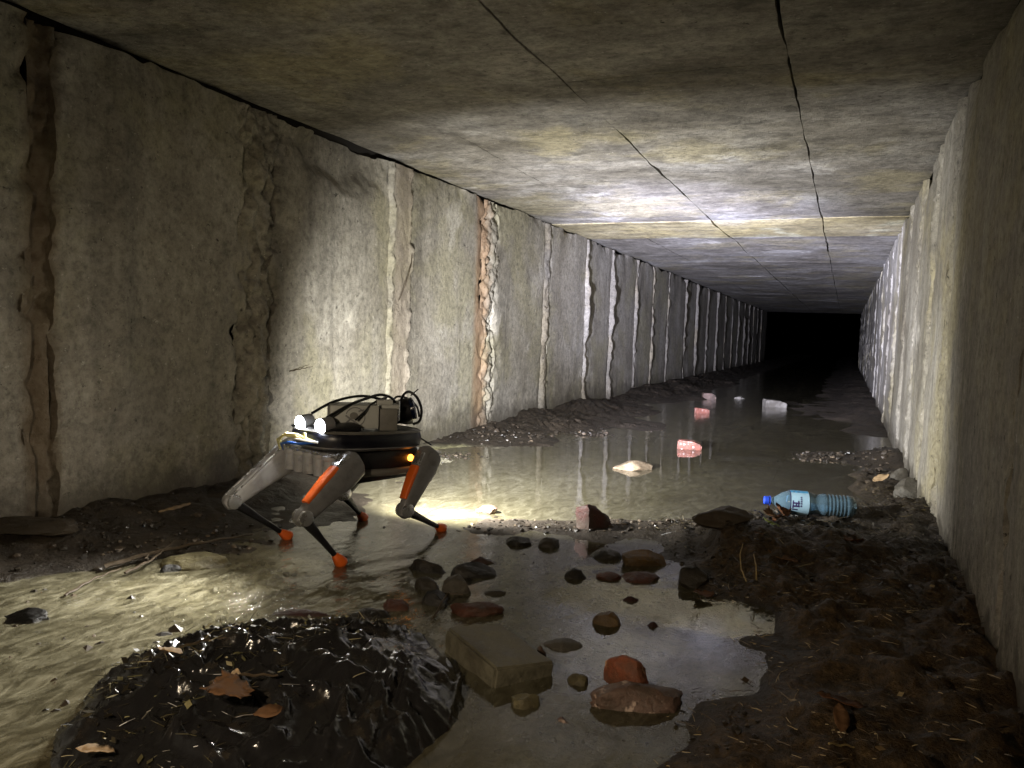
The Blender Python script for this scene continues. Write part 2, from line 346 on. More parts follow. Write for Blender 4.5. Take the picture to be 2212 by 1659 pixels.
LJ.append((YE, .02, 0)); RJ.append((YE, .02, 0))
def wall(name, X, sgn, joints, mat, seed):
    """sgn +1: the wall faces +X"""
    ys = [j[0] for j in joints]
    back = MB()
    x0 = X - sgn * .075; x9 = X - sgn * 1.1
    back.add([(x0, -2.2, -.3), (x0, YE, -.3), (x0, YE, HC + .9), (x0, -2.2, HC + .9), (x9, YE, -.3), (x9, YE, HC + .9), (x9, 42, -.3), (x9, 42, HC + .9)], [(0, 1, 2, 3), (1, 4, 5, 2), (4, 6, 7, 5)])  # faces past the culvert end: added chamber, set back so it stays dark
    root = back.build(name, M['gap'], smooth=False); root['kind'] = 'structure'
    for i in range(len(joints) - 1):
        (ya, wa, ka), (yb, wb, kb) = joints[i], joints[i + 1]
        a, b = ya + wa / 2, yb - wb / 2
        res = .013 if (sgn > 0 and .3 < a < 6.5) or (sgn < 0 and 1.5 < a < 5) else (.022 if a < 9 else .06)
        nz = int((HC + .12) / res); ny = max(6, int((b - a) / res))
        z = np.linspace(-.12, HC + .004, nz)
        ea = fbm(z * 7, z * 0 + ya * 3.7, z * 0 + seed, 4, seed) * (.028 if ka == 2 else .012)
        eb = fbm(z * 7, z * 0 + yb * 3.7 + 9, z * 0 + seed, 4, seed + 3) * (.028 if kb == 2 else .012)
        t = np.linspace(0, 1, ny)
        Y = (a + ea)[None, :] * (1 - t)[:, None] + (b + eb)[None, :] * t[:, None]
        Z = np.broadcast_to(z[None, :], Y.shape).copy()
        Z[:, -1] += np.minimum(0, fbm(Y[:, -1] * 5, Y[:, -1] * 0, Y[:, -1] * 0, 4, seed + 8)) * .03
        off = fbm(Y * 1.1, Z * 1.1, Z * 0 + seed, 3, seed + 5) * .008 + fbm(Y * 9, Z * 9, Z * 0, 3, seed + 6) * .0016
        step = (_hash(np.int64(i), np.int64(3), np.int64(5), seed) - .5) * (.014 if sgn > 0 else .007)
        off = off + step
        # weathered arrises beside the joints and under the ceiling
        for d, k in (((Y - Y[:1]), ka), ((Y[-1:] - Y), kb)):
            reach = .05 if k in (2, 3) else .02
            er = np.exp(-d / reach) * np.clip(.4 + fbm(Y * 14, Z * 14, Z * 0 + 2, 4, seed + 7), 0, 1.4)
            off = off - er * (.030 if k in (2, 3) else .014)
        top = np.clip(fbm(Y * 4, Z * 4, Z * 0 + 7, 4, seed + 9) + .15, 0, 1) * np.exp(-(HC - Z) / .05)
        off = off - top * .04
        if sgn > 0:   # hole broken out under the ceiling
            off = off - .065 * sstep(.22, .06, np.hypot((Y - 2.93) * .45, (Z - 1.36) * 1.25) + fbm(Y * 9, Z * 9, Z * 0, 3, 5) * .035)
            off = off + .018 * np.exp(-((Y - 1.80) / .05) ** 2) * sstep(.2, .3, Z + fbm(Y * 6, Z * 6, Z * 0, 2, 3) * .1)   # rib of spilt grout
        off = np.maximum(off, -.066)
        Xs = X + sgn * off
        # returns into the joint
        Yc = np.vstack([Y[:1], Y, Y[-1:]]); Zc = np.vstack([Z[:1], Z, Z[-1:]]); Xc = np.vstack([np.full((1, nz), x0 + sgn * .004), Xs, np.full((1, nz), x0 + sgn * .004)])
        V = np.stack([Xc, Yc, Zc], -1).reshape(-1, 3); Q = grid_quads(ny + 2, nz)
        if sgn < 0: Q = Q[:, ::-1]
        mesh_np('wall_panel', V, Q, mat, root, sharp=50)
    for (yc, w, k) in joints:
        if k == 0: continue
        res = .010 if yc < 7 else .03
        nz = int((HC + .12) / res); ny = max(9, int(w / .008)) if yc < 7 else 9
        z = np.linspace(-.12, HC - .005, nz); t = np.linspace(-1, 1, ny)
        ww = w * .5 * (1.22 + .28 * fbm(z * 5, z * 0 + yc, z * 0, 3, seed + 21))
        Y = yc + t[:, None] * ww[None, :] + fbm(z * 2.2, z * 0 + yc * 2, z * 0, 3, seed + 23)[None, :] * .012
        Z = np.broadcast_to(z[None, :], Y.shape)
        prof = np.clip(1 - np.abs(t) ** 2.2, 0, 1)[:, None]
        lum = fbm(Y * 30, Z * 15, Z * 0 + yc, 5, seed + 25, .62)
        if k == 1: amp = .004 + .004 * lum; side = np.exp(-((np.abs(t) - .85) / .12) ** 2)[:, None] * (.012 + .016 * lum); off = -.004 + amp * prof + side
        elif k == 2: off = -.014 + .020 * lum + .014 * prof * (1 + fbm(Z * 3, Y * 3, Z * 0, 2, 4)); off = off - .03 * (1 - np.abs(fbm(Y * 13, Z * 6, Z * 0, 4, seed + 31))) ** 5
        elif k == 3: off = -.045 + .02 * lum + .028 * np.abs(t)[:, None]
        else:
            hz = ((.030 if yc < 8 else .018) if sgn > 0 else .005) + (.014 if sgn > 0 else .006) * fbm(z * 4, z * 0 + yc, z * 0, 3, seed + 27)
            jf = .45 + .75 * float(_hash(np.int64(int(yc * 50)), np.int64(7), np.int64(2), seed)); hz = hz * jf
            off = -.02 + (hz[None, :] + .02) * prof ** .7 + .012 * lum * prof
        off[0] = np.minimum(off[0], -.016); off[-1] = np.minimum(off[-1], -.016)
        off = np.maximum(off, -.07)
        V = np.stack([X + sgn * off, Y, Z], -1).reshape(-1, 3); Q = grid_quads(ny, nz)
        if sgn < 0: Q = Q[:, ::-1]
        mesh_np('mortar_joint', V, Q, M['mortar'] if k == 4 and sgn > 0 else mat, root)
    return root
wall('wall_left', XL, 1, LJ, M['wall'], 3)
wall('wall_right', XR, -1, RJ, M['wall_right'], 40)

# ------------------------------------------------------------------ ceiling slabs
back = MB().add([(XL - .3, -2.2, HC + .07), (XR + .3, -2.2, HC + .07), (XR + .3, YE, HC + .07), (XL - .3, YE, HC + .07), (XL - 1.3, YE, HC + .88), (XR + 1.3, YE, HC + .88), (XR + 1.3, 42, HC + .88), (XL - 1.3, 42, HC + .88)], [(0, 1, 2, 3), (3, 2, 5, 4), (4, 5, 6, 7)])  # raised faces at the far end: roof of the added dark chamber
ceiling = back.build('ceiling', M['gap'], smooth=False); ceiling['kind'] = 'structure'
cx = [XL - .03, -1.58, -.90, -.20, XR + .03]
cyy = [-2.2, .55, 2.5, 5.62, 6.55, 8.6, 10.5, 12.5, 14.4, 16.5, 18.5, 20.5, YE]
lift = {3: -.004}
for j in range(len(cyy) - 1):
    ya, yb = cyy[j], cyy[j + 1]
    for i in range(4):
        xa, xb = cx[i], cx[i + 1]
        res = .02 if yb < 9 else .07
        nx, ny = max(4, int((xb - xa) / res)), max(4, int((yb - ya) / res))
        s, t = np.linspace(0, 1, nx), np.linspace(0, 1, ny)
        yy = ya + .0008 + (yb - ya - .0016) * t
        wa = np.maximum(.0002, {1: .0006, 2: .0035, 3: .0030}.get(i, 0) + .005 * fbm(yy * 3.3, yy * 0 + xa, yy * 0, 5, 61, .65)) if i else yy * 0 + .002
        wb = np.maximum(.0002, {0: .0006, 1: .0035, 2: .0030}.get(i, 0) + .005 * fbm(yy * 3.3, yy * 0 + xb, yy * 0, 5, 62, .65)) if i < 3 else yy * 0 + .002
        wob_a = fbm(yy * 1.2, yy * 0 + cx[i], yy * 0, 5, 63, .5) * (.007 if i else 0); wob_b = fbm(yy * 1.2, yy * 0 + cx[i + 1], yy * 0, 5, 63, .5) * (.007 if i < 3 else 0)
        X = (xa + wa + wob_a)[None, :] * (1 - s)[:, None] + (xb - wb + wob_b)[None, :] * s[:, None]
        Y = np.broadcast_to(yy[None, :], X.shape)
        st = (_hash(np.int64(i), np.int64(j), np.int64(1), 9) - .5) * .003 + lift.get(j, 0)
        z = HC + .014 + st + fbm(X * 1.3, Y * 1.3, X * 0, 3, 64) * .007 - np.abs(fbm(X * 2, Y * 7, X * 0, 4, 65)) * .0025
        Xc = np.vstack([X[:1], X, X[-1:]]); Yc = np.vstack([Y[:1], Y, Y[-1:]]); zc = np.vstack([np.full((1, ny), HC + .068), z, np.full((1, ny), HC + .068)])
        Xd = np.hstack([Xc[:, :1], Xc, Xc[:, -1:]]); Yd = np.hstack([Yc[:, :1], Yc, Yc[:, -1:]]); zd = np.hstack([np.full((nx + 2, 1), HC + .068), zc, np.full((nx + 2, 1), HC + .068)])
        V = np.stack([Xd, Yd, zd], -1).reshape(-1, 3)
        mesh_np('ceiling_slab', V, grid_quads(nx + 2, ny + 2), M['ceil_warm' if j == 3 else 'ceil'], ceiling, sharp=35)

# ------------------------------------------------------------------ stream bed
CP = """0,1100,.08,0 0,1180,.05,.1 0,1235,.01,.3 100,1190,.05,0 200,1130,.06,0 300,1060,.07,0 420,1040,.06,0 330,1110,.045,0 200,1205,.012,.2 400,1160,.012,.1 500,1080,.03,0
560,1040,.03,0 480,1000,.06,0 120,1060,.09,0 560,1170,.0,.2 650,1120,.002,.15 750,1080,.002,.15 850,1040,-.006,.4 850,1130,-.004,.35 930,1100,-.025,.7 700,1180,-.006,.3 780,1010,.0,.3
0,1300,-.02,.9 0,1350,-.04,.9 0,1500,-.05,1 150,1400,-.05,1 300,1300,-.04,1 450,1260,-.035,1 560,1240,-.03,.9 100,1280,-.02,.8 650,1270,-.025,.6 0,1640,-.05,1 200,1550,-.05,1 800,1250,-.015,.4 750,1320,-.01,.2
1050,1600,-.02,.45 1150,1640,-.02,.45 1250,1580,-.02,.5 1000,1659,-.02,.4 900,1200,-.008,.35 1000,1180,-.012,.5 1100,1200,-.018,.6 1200,1250,-.018,.6 1300,1230,-.012,.55 1450,1250,-.012,.55 1000,1290,-.008,.3 1100,1320,-.014,.4
1300,1400,-.02,.6 1500,1400,-.018,.65 1450,1320,-.02,.6 1550,1450,-.014,.6 1400,1600,-.01,.55 1600,1330,-.018,.6 1200,1450,-.018,.5 1300,1300,-.016,.6 1750,1065,-.03,.5 1800,1015,-.03,.4 1805,1060,-.02,.4 1650,1085,-.04,.6 1600,1050,-.06,.6 1720,960,-.05,.3 1790,955,-.04,.3 1650,920,-.07,.3 1830,1035,-.012,.3
1000,1130,.0,.5 1060,1130,.012,.05 1100,1138,.014,.05 1200,1138,.015,.0 1290,1143,.016,0 1350,1143,.014,.0 1430,1143,.014,.0 1500,1140,.014,.0 1150,1165,-.002,.3 1400,1180,-.003,.3
960,1085,-.03,.9 1000,1080,-.03,.9 1100,1080,-.03,.9 1250,1080,-.025,1 1400,1080,-.035,.9 1550,1080,-.045,.75 1050,1100,-.022,.9 1200,1110,-.010,1 1400,1115,-.015,.9 1600,1110,-.02,.6
1000,1020,-.025,1 1200,1000,-.05,.95 1500,1000,-.08,.55 1700,1030,-.06,.5 1300,950,-.08,.5 1500,900,-.1,.3 1600,870,-.08,.3 1100,1040,-.03,1 1400,1040,-.05,.9
960,935,.025,.1 1040,945,.02,.2 1000,985,-.004,.85 930,1000,-.002,.6 1050,925,.04,0 1100,905,.085,0 1150,950,.008,.15 1280,940,.006,.15 1200,920,.05,0 1250,885,.08,0 1330,915,.012,0 1370,890,.012,0 1370,850,.09,0 1450,840,.07,0 1480,860,.012,0 1560,830,.05,0
1850,1100,.015,0 1880,1060,.03,.1 1870,1030,.025,.3 1760,988,.006,.3 1820,990,.012,.3 1700,1000,-.02,.3 1780,1040,-.03,.3 1950,1000,.06,.1 1870,930,.022,.1 1840,950,-.01,.1 1900,900,.06,0 1800,890,.008,0 1720,870,.006,0 1780,920,-.02,.1
1480,1200,.012,0 1560,1165,.058,0 1650,1140,.03,0 1750,1130,.028,0 1850,1130,.03,0 1950,1130,.075,0 1600,1210,.080,0 1800,1230,.085,0 1950,1300,.06,.0 1500,1290,.006,.1 1560,1270,.02,0 1650,1280,.05,0
1750,1350,.03,0 1640,1390,.006,.1 1720,1480,.012,0 1600,1550,.006,.2 1900,1450,.04,0 2100,1600,.05,0 1500,1659,.008,.2 1800,1620,.03,0 1600,1640,.012,0"""
cps = []
for tk in CP.split():
    a, b, c, d = [float(q) for q in tk.split(',')]; v = gp(a, b)
    if -.03 < c < 0 and b > 1155: c *= 1.9; d = min(1, d + .2)
    cps.append((v.x, v.y, c, d))
for yy in np.arange(9, 42, 1.2):
    for xx, hh in ((XL + .05, .09), (XL + .35, .02), (-1.2, -.08), (-.6, -.06), (-.15, .004), (XR - .05, .06)): cps.append((xx, yy, hh, .1))
for yy in (-1.5, -.8, 0):
    for xx, hh in ((XL, .05), (-1.3, -.04), (-.6, -.01), (.2, .05)): cps.append((xx, yy, hh, .3))
cps = np.array(cps)
def bed(X, Y):
    X, Y = np.asarray(X, float), np.asarray(Y, float); sh = X.shape; x, y = X.ravel(), Y.ravel()
    Hh = np.zeros(x.size); S = np.zeros(x.size); W = np.zeros(x.size)
    for (a, b, c, d) in cps:
        w = 1 / ((x - a) ** 2 + ((y - b) * .8) ** 2 + .0009) ** 1.7; Hh += w * c; S += w * d; W += w
    Hh /= W; S /= W
    dry = 1 - np.clip(S, 0, 1)
    n = fbm(x * 5, y * 5, x * 0, 4, 71); n2 = fbm(x * 22, y * 22, x * 0, 3, 72)
    Hh = Hh + n * (.0025 + .009 * dry ** 1.5) + n2 * (.0006 + .005 * dry ** 1.5 * sstep(.003, .02, Hh))
    mound = sstep(-.62, -.45, x) * sstep(.008, .03, Hh) * sstep(4.2, 3.6, y)
    Hh = Hh + mound * (np.abs(fbm(x * 9, y * 9, x * 0, 4, 85, .6)) * .022 - .004 + n2 * .006)
    bank = sstep(.002, .03, Hh) * dry * sstep(-1.1, -1.35, x) * sstep(2.9, 3.4, y)
    wx, wy = x + fbm(x * 4, y * 4, x * 0, 2, 80) * .06, y + fbm(x * 4, y * 4, x * 0 + 5, 2, 81) * .06
    cr1 = sstep(.16, .02, worley_edge(wx * 6.5, wy * 4.5, 5)); cr2 = sstep(.2, .04, worley_edge(wx * 15, wy * 11, 6))
    Hh = Hh - bank * (cr1 * .022 + cr2 * .009)
    bank2 = sstep(.015, .04, Hh) * dry * (sstep(.02, .0, np.abs(x + 2) - .9) if False else 1) * (1 - bank)
    Hh = Hh - bank2 * sstep(.14, .02, worley_edge(wx * 5, wy * 5, 8)) * .010 * sstep(-.9, -1.2, x)
    lit = sstep(-.55, -.2, x + fbm(x * 4, y * 4, x * 0, 3, 83) * .15) * sstep(.002, .015, Hh) * sstep(2.6, 2.1, y)
    return Hh.reshape(sh), np.clip(S, 0, 1).reshape(sh), lit.reshape(sh)
gx = np.linspace(XL - .06, XR + .06, 205)
gy = np.concatenate([np.arange(-2.0, .3, .06), np.arange(.3, 5.2, .0125), np.arange(5.2, 12, .03), np.arange(12, 42, .15)])
GX, GY = np.meshgrid(gx, gy, indexing='ij')
GZ, GS, GL = bed(GX, GY)
V = np.stack([GX, GY, GZ], -1).reshape(-1, 3)
ground = mesh_np('ground', V, grid_quads(len(gx), len(gy))[:, ::-1], M['bed']); ground['kind'] = 'structure'
for nm, arr in (('silt', GS), ('litter', GL)):
    a = ground.data.attributes.new(nm, 'FLOAT', 'POINT'); a.data.foreach_set('value', arr.ravel().astype(np.float32))
def gz(x, y):
    return float(GZ[int(np.clip(np.searchsorted(gx, x), 0, len(gx) - 1)), int(np.clip(np.searchsorted(gy, y), 0, len(gy) - 1))])

# ------------------------------------------------------------------ water
wx = np.linspace(XL - .05, XR + .05, 170)
wy = np.concatenate([np.arange(-1.9, .3, .06), np.arange(.3, 2.6, .012), np.arange(2.6, 6, .05), np.arange(6, 42, .4)])
WX, WY = np.meshgrid(wx, wy, indexing='ij')
flow = np.zeros(WX.size)
fpts = [(gp(a, b), c) for a, b, c in ((0, 1300, 1), (0, 1450, 1), (0, 1640, 1), (150, 1380, 1), (250, 1310, 1), (330, 1440, 1), (420, 1290, 1), (540, 1260, .8), (620, 1240, .6), (650, 1290, .7), (640, 1210, .4), (760, 1230, .35),
                                     (900, 1150, .14), (800, 1120, .12), (1000, 1230, .08), (1100, 1230, .04), (1000, 1050, .01), (1200, 1050, 0), (1300, 1300, .03), (1500, 1350, .02), (1100, 1600, .04), (1400, 1500, .02), (1300, 1000, 0), (1600, 1000, 0), (1000, 1120, .06), (1200, 1150, .04))]
W = np.zeros(WX.size)
for v, c in fpts:
    w = 1 / ((WX.ravel() - v.x) ** 2 + (WY.ravel() - v.y) ** 2 + .003) ** 1.6; flow += w * c; W += w
flow = (flow / W).reshape(WX.shape)
ang = math.radians(62)
U = WX * math.cos(ang) + WY * math.sin(ang); Vv = -WX * math.sin(ang) + WY * math.cos(ang)
wz = flow * (fbm(U * 7 + fbm(WX * 4, WY * 4, WX * 0, 2, 90) * .8, Vv * 20, WX * 0, 4, 91, .6) * .0036)
V = np.stack([WX, WY, wz], -1).reshape(-1, 3)
water = mesh_np('water', V, grid_quads(len(wx), len(wy))[:, ::-1], M['water']); water['kind'] = 'structure'
a = water.data.attributes.new('flow', 'FLOAT', 'POINT'); a.data.foreach_set('value', flow.ravel().astype(np.float32))

# ------------------------------------------------------------------ simple materials
def plain(name, col, rough=.5, metal=0.0, noise=.25, sc=30, spec=.5, coat=0.0):
    t = NT(name); w = t.obj(); n = t.noise(w, sc, 5, .65)
    c = t.mix(noise * 2, col, t.mix(1.0, col, t.ramp(n, [(.3, .35), (.5, 1.0), (.75, 1.3)]), 'MULTIPLY'))
    return t.done(t.bsdf(Base_Color=c, Roughness=t.step(n, .3, .7, max(.05, rough - .1), rough + .12), Metallic=metal, Specular_IOR_Level=spec, Coat_Weight=coat, Normal=t.bump(n, .25, .003)))
def emit(name, col, strength):
    t = NT(name); e = t.n('ShaderNodeEmission'); e.inputs[0].default_value = (*col, 1); e.inputs[1].default_value = strength; return t.done(e)
M['grey'] = plain('robot_grey', (.34, .34, .36), .35)
M['dgrey'] = plain('robot_dark_grey', (.17, .17, .175), .45)
M['black'] = plain('robot_black', (.008, .008, .010), .4)
M['navy'] = plain('robot_navy_shell', (.006, .0065, .012), .38, noise=.15)
M['alu'] = plain('robot_aluminium', (.62, .63, .66), .28, metal=.85)
M['orange'] = plain('robot_orange', (.75, .13, .015), .45, noise=.12)
M['white'] = plain('robot_white_panel', (.42, .43, .41), .5, noise=.1)
M['tan'] = plain('robot_grey_box', (.15, .145, .13), .55)
M['blue_lens'] = plain('blue_glossy', (.004, .009, .03), .12, coat=.6)
M['yellow_wire'] = plain('yellow_wire', (.75, .68, .30), .5)
M['blue_wire'] = plain('blue_wire', (.03, .14, .60), .45)
M['lamp'] = emit('headlamp_light', (.93, .96, 1.0), 60)
M['led'] = emit('orange_light', (1.0, .28, .03), 9)

# ------------------------------------------------------------------ walking robot
RC = Vector((-1.27, 1.99, 0)); RA = math.atan2(-.954, -.3)
robot = empty('walking_robot', RC, RA)
tag(robot, 'four-legged grey and orange walking robot with two lit white headlamps', 'robot')
def B(x, y, z): return Vector((x, y, z + .05 * (x - .07)))
# hull: an oval tub with a flat rim
def oval(n, a0, a1, w, z, p=3.0):
    c, h = (a0 + a1) / 2, (a1 - a0) / 2; out = []
    for k in range(n):
        q = 2 * math.pi * k / n; co, si = math.cos(q), math.sin(q)
        out.append(B(c + math.copysign(abs(co) ** (2 / p), co) * h, math.copysign(abs(si) ** (2 / p), si) * w, z))
    return out
def rings(rs, cap=True):
    n = len(rs[0]); vs = [v for r in rs for v in r]; fs = []
    for i in range(len(rs) - 1):
        for k in range(n): k2 = (k + 1) % n; fs.append((i * n + k, i * n + k2, (i + 1) * n + k2, (i + 1) * n + k))
    if cap: fs += [tuple(range(n))[::-1], tuple(range((len(rs) - 1) * n, len(rs) * n))]
    return vs, fs
hull = MB().add(*rings([oval(40, -.115, .212, .105, .278), oval(40, -.135, .232, .122, .286), oval(40, -.142, .239, .127, .304), oval(40, -.138, .235, .124, .324), oval(40, -.132, .229, .118, .330)])).build('hull', M['navy'], robot)
MB().add(*rings([oval(40, -.137, .234, .1235, .3245), oval(40, -.139, .236, .1255, .328), oval(40, -.133, .230, .119, .3325), oval(40, -.128, .225, .114, .3305)], cap=False)).build('rim', M['tan'], hull)
MB().add(*rings([oval(40, -.116, .213, .106, .2765), oval(40, -.137, .234, .123, .2845), oval(40, -.1375, .2345, .1235, .2875)], cap=False)).build('lower_trim', M['dgrey'], hull)
belly = MB().box(B(.03, 0, .235), (.30, .15, .075), bev=.012).box(B(.02, 0, .192), (.22, .13, .018), bev=.006).build('belly', M['black'], robot)
MB().tube([B(-.10, .078, .212), B(.0, .082, .210), B(.14, .078, .212)], .011, 10).build('side_rail', M['tan'], belly)
MB().lathe([(-.002, .001), (0, .010), (.004, .010), (.006, .004)], B(-.085, .076, .247), (0, 1, 0), 14).build('orange_light', M['led'], belly)
# nose, headlamps
nose = MB().loft([(B(.12, 0, .340), .10, .014), (B(.18, 0, .337), .095, .010), (B(.222, 0, .332), .08, .004)], (0, 1, 0), 20).build('nose', M['black'], robot)
LAMPS = [B(.222, .064, .346), B(.222, -.026, .346)]
for L in LAMPS:
    hl = MB().lathe([(-.03, .016), (-.028, .019), (.0, .0205), (.006, .021), (.006, .0185), (.002, .018)], L + Vector((.0, 0, 0)), (1, 0, -.15), 20).build('headlamp', M['dgrey'], robot)
    MB().lathe([(.0, .0178), (.008, .0195), (.015, .014), (.018, .001)], L, (1, 0, -.15), 20).build('lens', M['lamp'], hl)
    d = Vector((1, .10, -.36)).normalized()
    spot('headlamp_beam', L + Vector((.022, 0, -.002)), L + d, 42, 84, .8, (1.0, .97, .90), .012, robot)
    spot('headlamp_spill', L + Vector((.022, 0, -.002)), L + Vector((1, -.1, -.25)), 2.0, 172, .5, (1.0, .90, .70), .012, robot)
rl = MB().box(B(-.146, -.02, .352), (.03, .05, .03), bev=.005).build('rear_lamp', M['dgrey'], robot)
MB().lathe([(.0, .011), (.003, .010), (.005, .001)], B(-.1605, -.02, .352), (-1, 0, 0), 16).build('rear_lens', M['lamp'], rl)
RL = B(-.172, -.02, .352)
spot('rear_lamp_flood', RL, RL + Vector((-.97, -.22, -.15)), 380, 152, 1.0, (1.0, .985, .93), .012, robot)
spot('rear_lamp_beam', RL, RL + Vector((-.97, -.22, .10)), 700, 80, 1.0, (.88, .89, 1.0), .012, robot)
spot('rear_lamp_core', RL, RL + Vector((-.97, -.225, .16)), 4800, 42, 1.0, (.72, .74, 1.0), .012, robot)
MB().box(B(.247, .02, .312), (.006, .010, .022), bev=.002).build('front_clip', M['yellow_wire'], robot)
# electronics on the deck
wb = MB().box(B(.10, .03, .368), (.135, .105, .066), bev=.006).build('electronics_box', M['white'], robot)
def on_side(x, z): return B(x, .0835, z)
e = MB()
for k in range(38):                      # ring of the emblem
    a0, a1 = math.radians(-140 + k * 8), math.radians(-140 + k * 8 + 8.2)
    vs = [on_side(.098 - math.cos(q) * r_, .369 + math.sin(q) * r_) for q in (a0, a1) for r_ in (.0245, .0275)]
    e.add(vs, [(0, 1, 3, 2)])
e.build('emblem_ring', M['dgrey'], wb, smooth=False)
MB().add([on_side(.098 + math.cos(q) * .0115 + .004, .372 + math.sin(q) * .010) + Vector((0, .0004, 0)) for q in [2 * math.pi * k / 18 for k in range(18)]], [tuple(range(18))]).build('emblem_disc', M['tan'], wb, smooth=False)
for (xa, za, xb, zb, w_) in ((.125, .372, .085, .345, .005), (.122, .352, .112, .362, .005), (.108, .343, .100, .352, .004), (.09, .385, .075, .39, .004)):
    p0, p1 = on_side(xa, za) + Vector((0, .0008, 0)), on_side(xb, zb) + Vector((0, .0008, 0)); n_ = (p1 - p0).normalized().cross(Vector((0, 1, 0))) * w_ * .5
    MB().add([p0 - n_, p1 - n_, p1 + n_, p0 + n_], [(0, 1, 2, 3)]).build('emblem_bar', M['dgrey'], wb, smooth=False)
gb = MB().box(B(.005, .03, .365), (.05, .10, .062), bev=.004).build('grey_box', M['tan'], robot)
MB().box(B(-.002, .03, .400), (.05, .07, .012), bev=.003).box(B(.015, .05, .412), (.045, .035, .014), bev=.003).build('connector', M['white'], gb)
pv = Vector((.07, .05, 0)); Rz = Matrix.Rotation(math.radians(-33), 3, 'Z')
for q in (wb, gb): q.rotation_euler = (0, 0, math.radians(-33)); q.location = pv - Rz @ pv
dr = MB().lathe([(-.045, .020), (-.043, .034), (.030, .036), (.036, .034)], B(-.085, .02, .378), (-.75, .62, .25), 24).build('sensor_drum', M['black'], robot)
MB().lathe([(.034, .034), (.046, .035), (.050, .030), (.052, .002)], B(-.085, .02, .378), (-.75, .62, .25), 24).build('cover_glass', M['blue_lens'], dr)
MB().box(B(-.045, .06, .385), (.010, .012, .06), bev=.003).build('bracket', M['alu'], robot)
for pts, r_ in (([B(.20, .05, .365), B(.13, .06, .402), B(.06, .05, .420), B(.01, .045, .430), B(-.03, .05, .421), B(-.05, .055, .395)], .0042),
                ([B(.13, .086, .362), B(.10, .088, .385), B(.06, .075, .408), B(.0, .06, .424), B(-.03, .02, .415)], .0032),
                ([B(-.05, .06, .40), B(-.062, .065, .432), B(-.09, .06, .441), B(-.125, .055, .425), B(-.145, .055, .39), B(-.135, .06, .355), B(-.11, .06, .345)], .0042),
                ([B(-.06, .02, .41), B(-.08, .02, .424), B(-.115, .03, .418), B(-.14, .04, .395), B(-.142, .05, .365)], .0032),
                ([B(.19, -.03, .37), B(.12, -.02, .405), B(.03, -.01, .422), B(-.05, .0, .41)], .004)):
    v = np.array([list(q) for q in pts]); tt = np.linspace(0, len(pts) - 1, 26); i0 = np.clip(tt.astype(int), 0, len(pts) - 2); f_ = (tt - i0)[:, None]
    g = lambda i: v[np.clip(i, 0, len(pts) - 1)]
    q = .5 * (2 * g(i0) + (g(i0 + 1) - g(i0 - 1)) * f_ + (2 * g(i0 - 1) - 5 * g(i0) + 4 * g(i0 + 1) - g(i0 + 2)) * f_ ** 2 + (3 * g(i0) - g(i0 - 1) - 3 * g(i0 + 1) + g(i0 + 2)) * f_ ** 3)
    MB().tube(q, r_, 7).build('cable', M['black'], robot)
MB().tube([B(-.10, .055, .43), B(-.125, .06, .45)], .002, 5).build('cable_tie', M['black'], robot)
MB().tube([B(-.14, .02, .30), B(-.18, .02, .295), B(-.215, .03, .275)], .003, 6).build('antenna', M['black'], robot)
for col, dy, dz in (('yellow_wire', 0, .006), ('yellow_wire', -.012, .003), ('blue_wire', .006, -.006), ('white', .012, .0)):
    MB().tube([B(.235, .05 + dy, .300), B(.258, .0 + dy, .304 + dz * 2), B(.262, -.045 + dy, .302 + dz * 2), B(.25, -.09 + dy, .288 + dz), B(.225, -.115 + dy, .262)], .0034, 6).build('front_wire', M[col], robot)
# hip motors in a row across the front and the back
for xh, zz in ((.205, .247), (-.135, .240)):
    for yy in (-.10, -.055, -.012, .034, .078):
        mo = MB().lathe([(-.030, .012), (-.028, .0185), (.018, .0185), (.020, .021), (.030, .021), (.032, .016)], B(xh, yy, zz - .012), (0, 0, 1), 18).build('hip_motor', M['grey'], robot)
        MB().lathe([(.0315, .0155), (.035, .014), (.036, .002)], B(xh, yy, zz - .012), (0, 0, 1), 16).build('motor_cap', M['alu'], mo)
    MB().box(B(xh - .012, 0, zz + .022), (.05, .24, .010), bev=.003).build('hip_bar', M['alu'], robot)
legs = [((.165, .118, .245), (.325, .128, .133), (.231, .164, .008), True, (0, 0)), ((.175, -.150, .245), (.345, -.172, .128), (.183, -.147, .008), False, (0, 0)),
        ((-.125, .112, .238), (-.028, .122, .098), (-.216, .085, .006), True, (0, 0)), ((-.125, -.130, .238), (-.02, -.155, .105), (-.123, -.18, .008), True, (0, 0))]
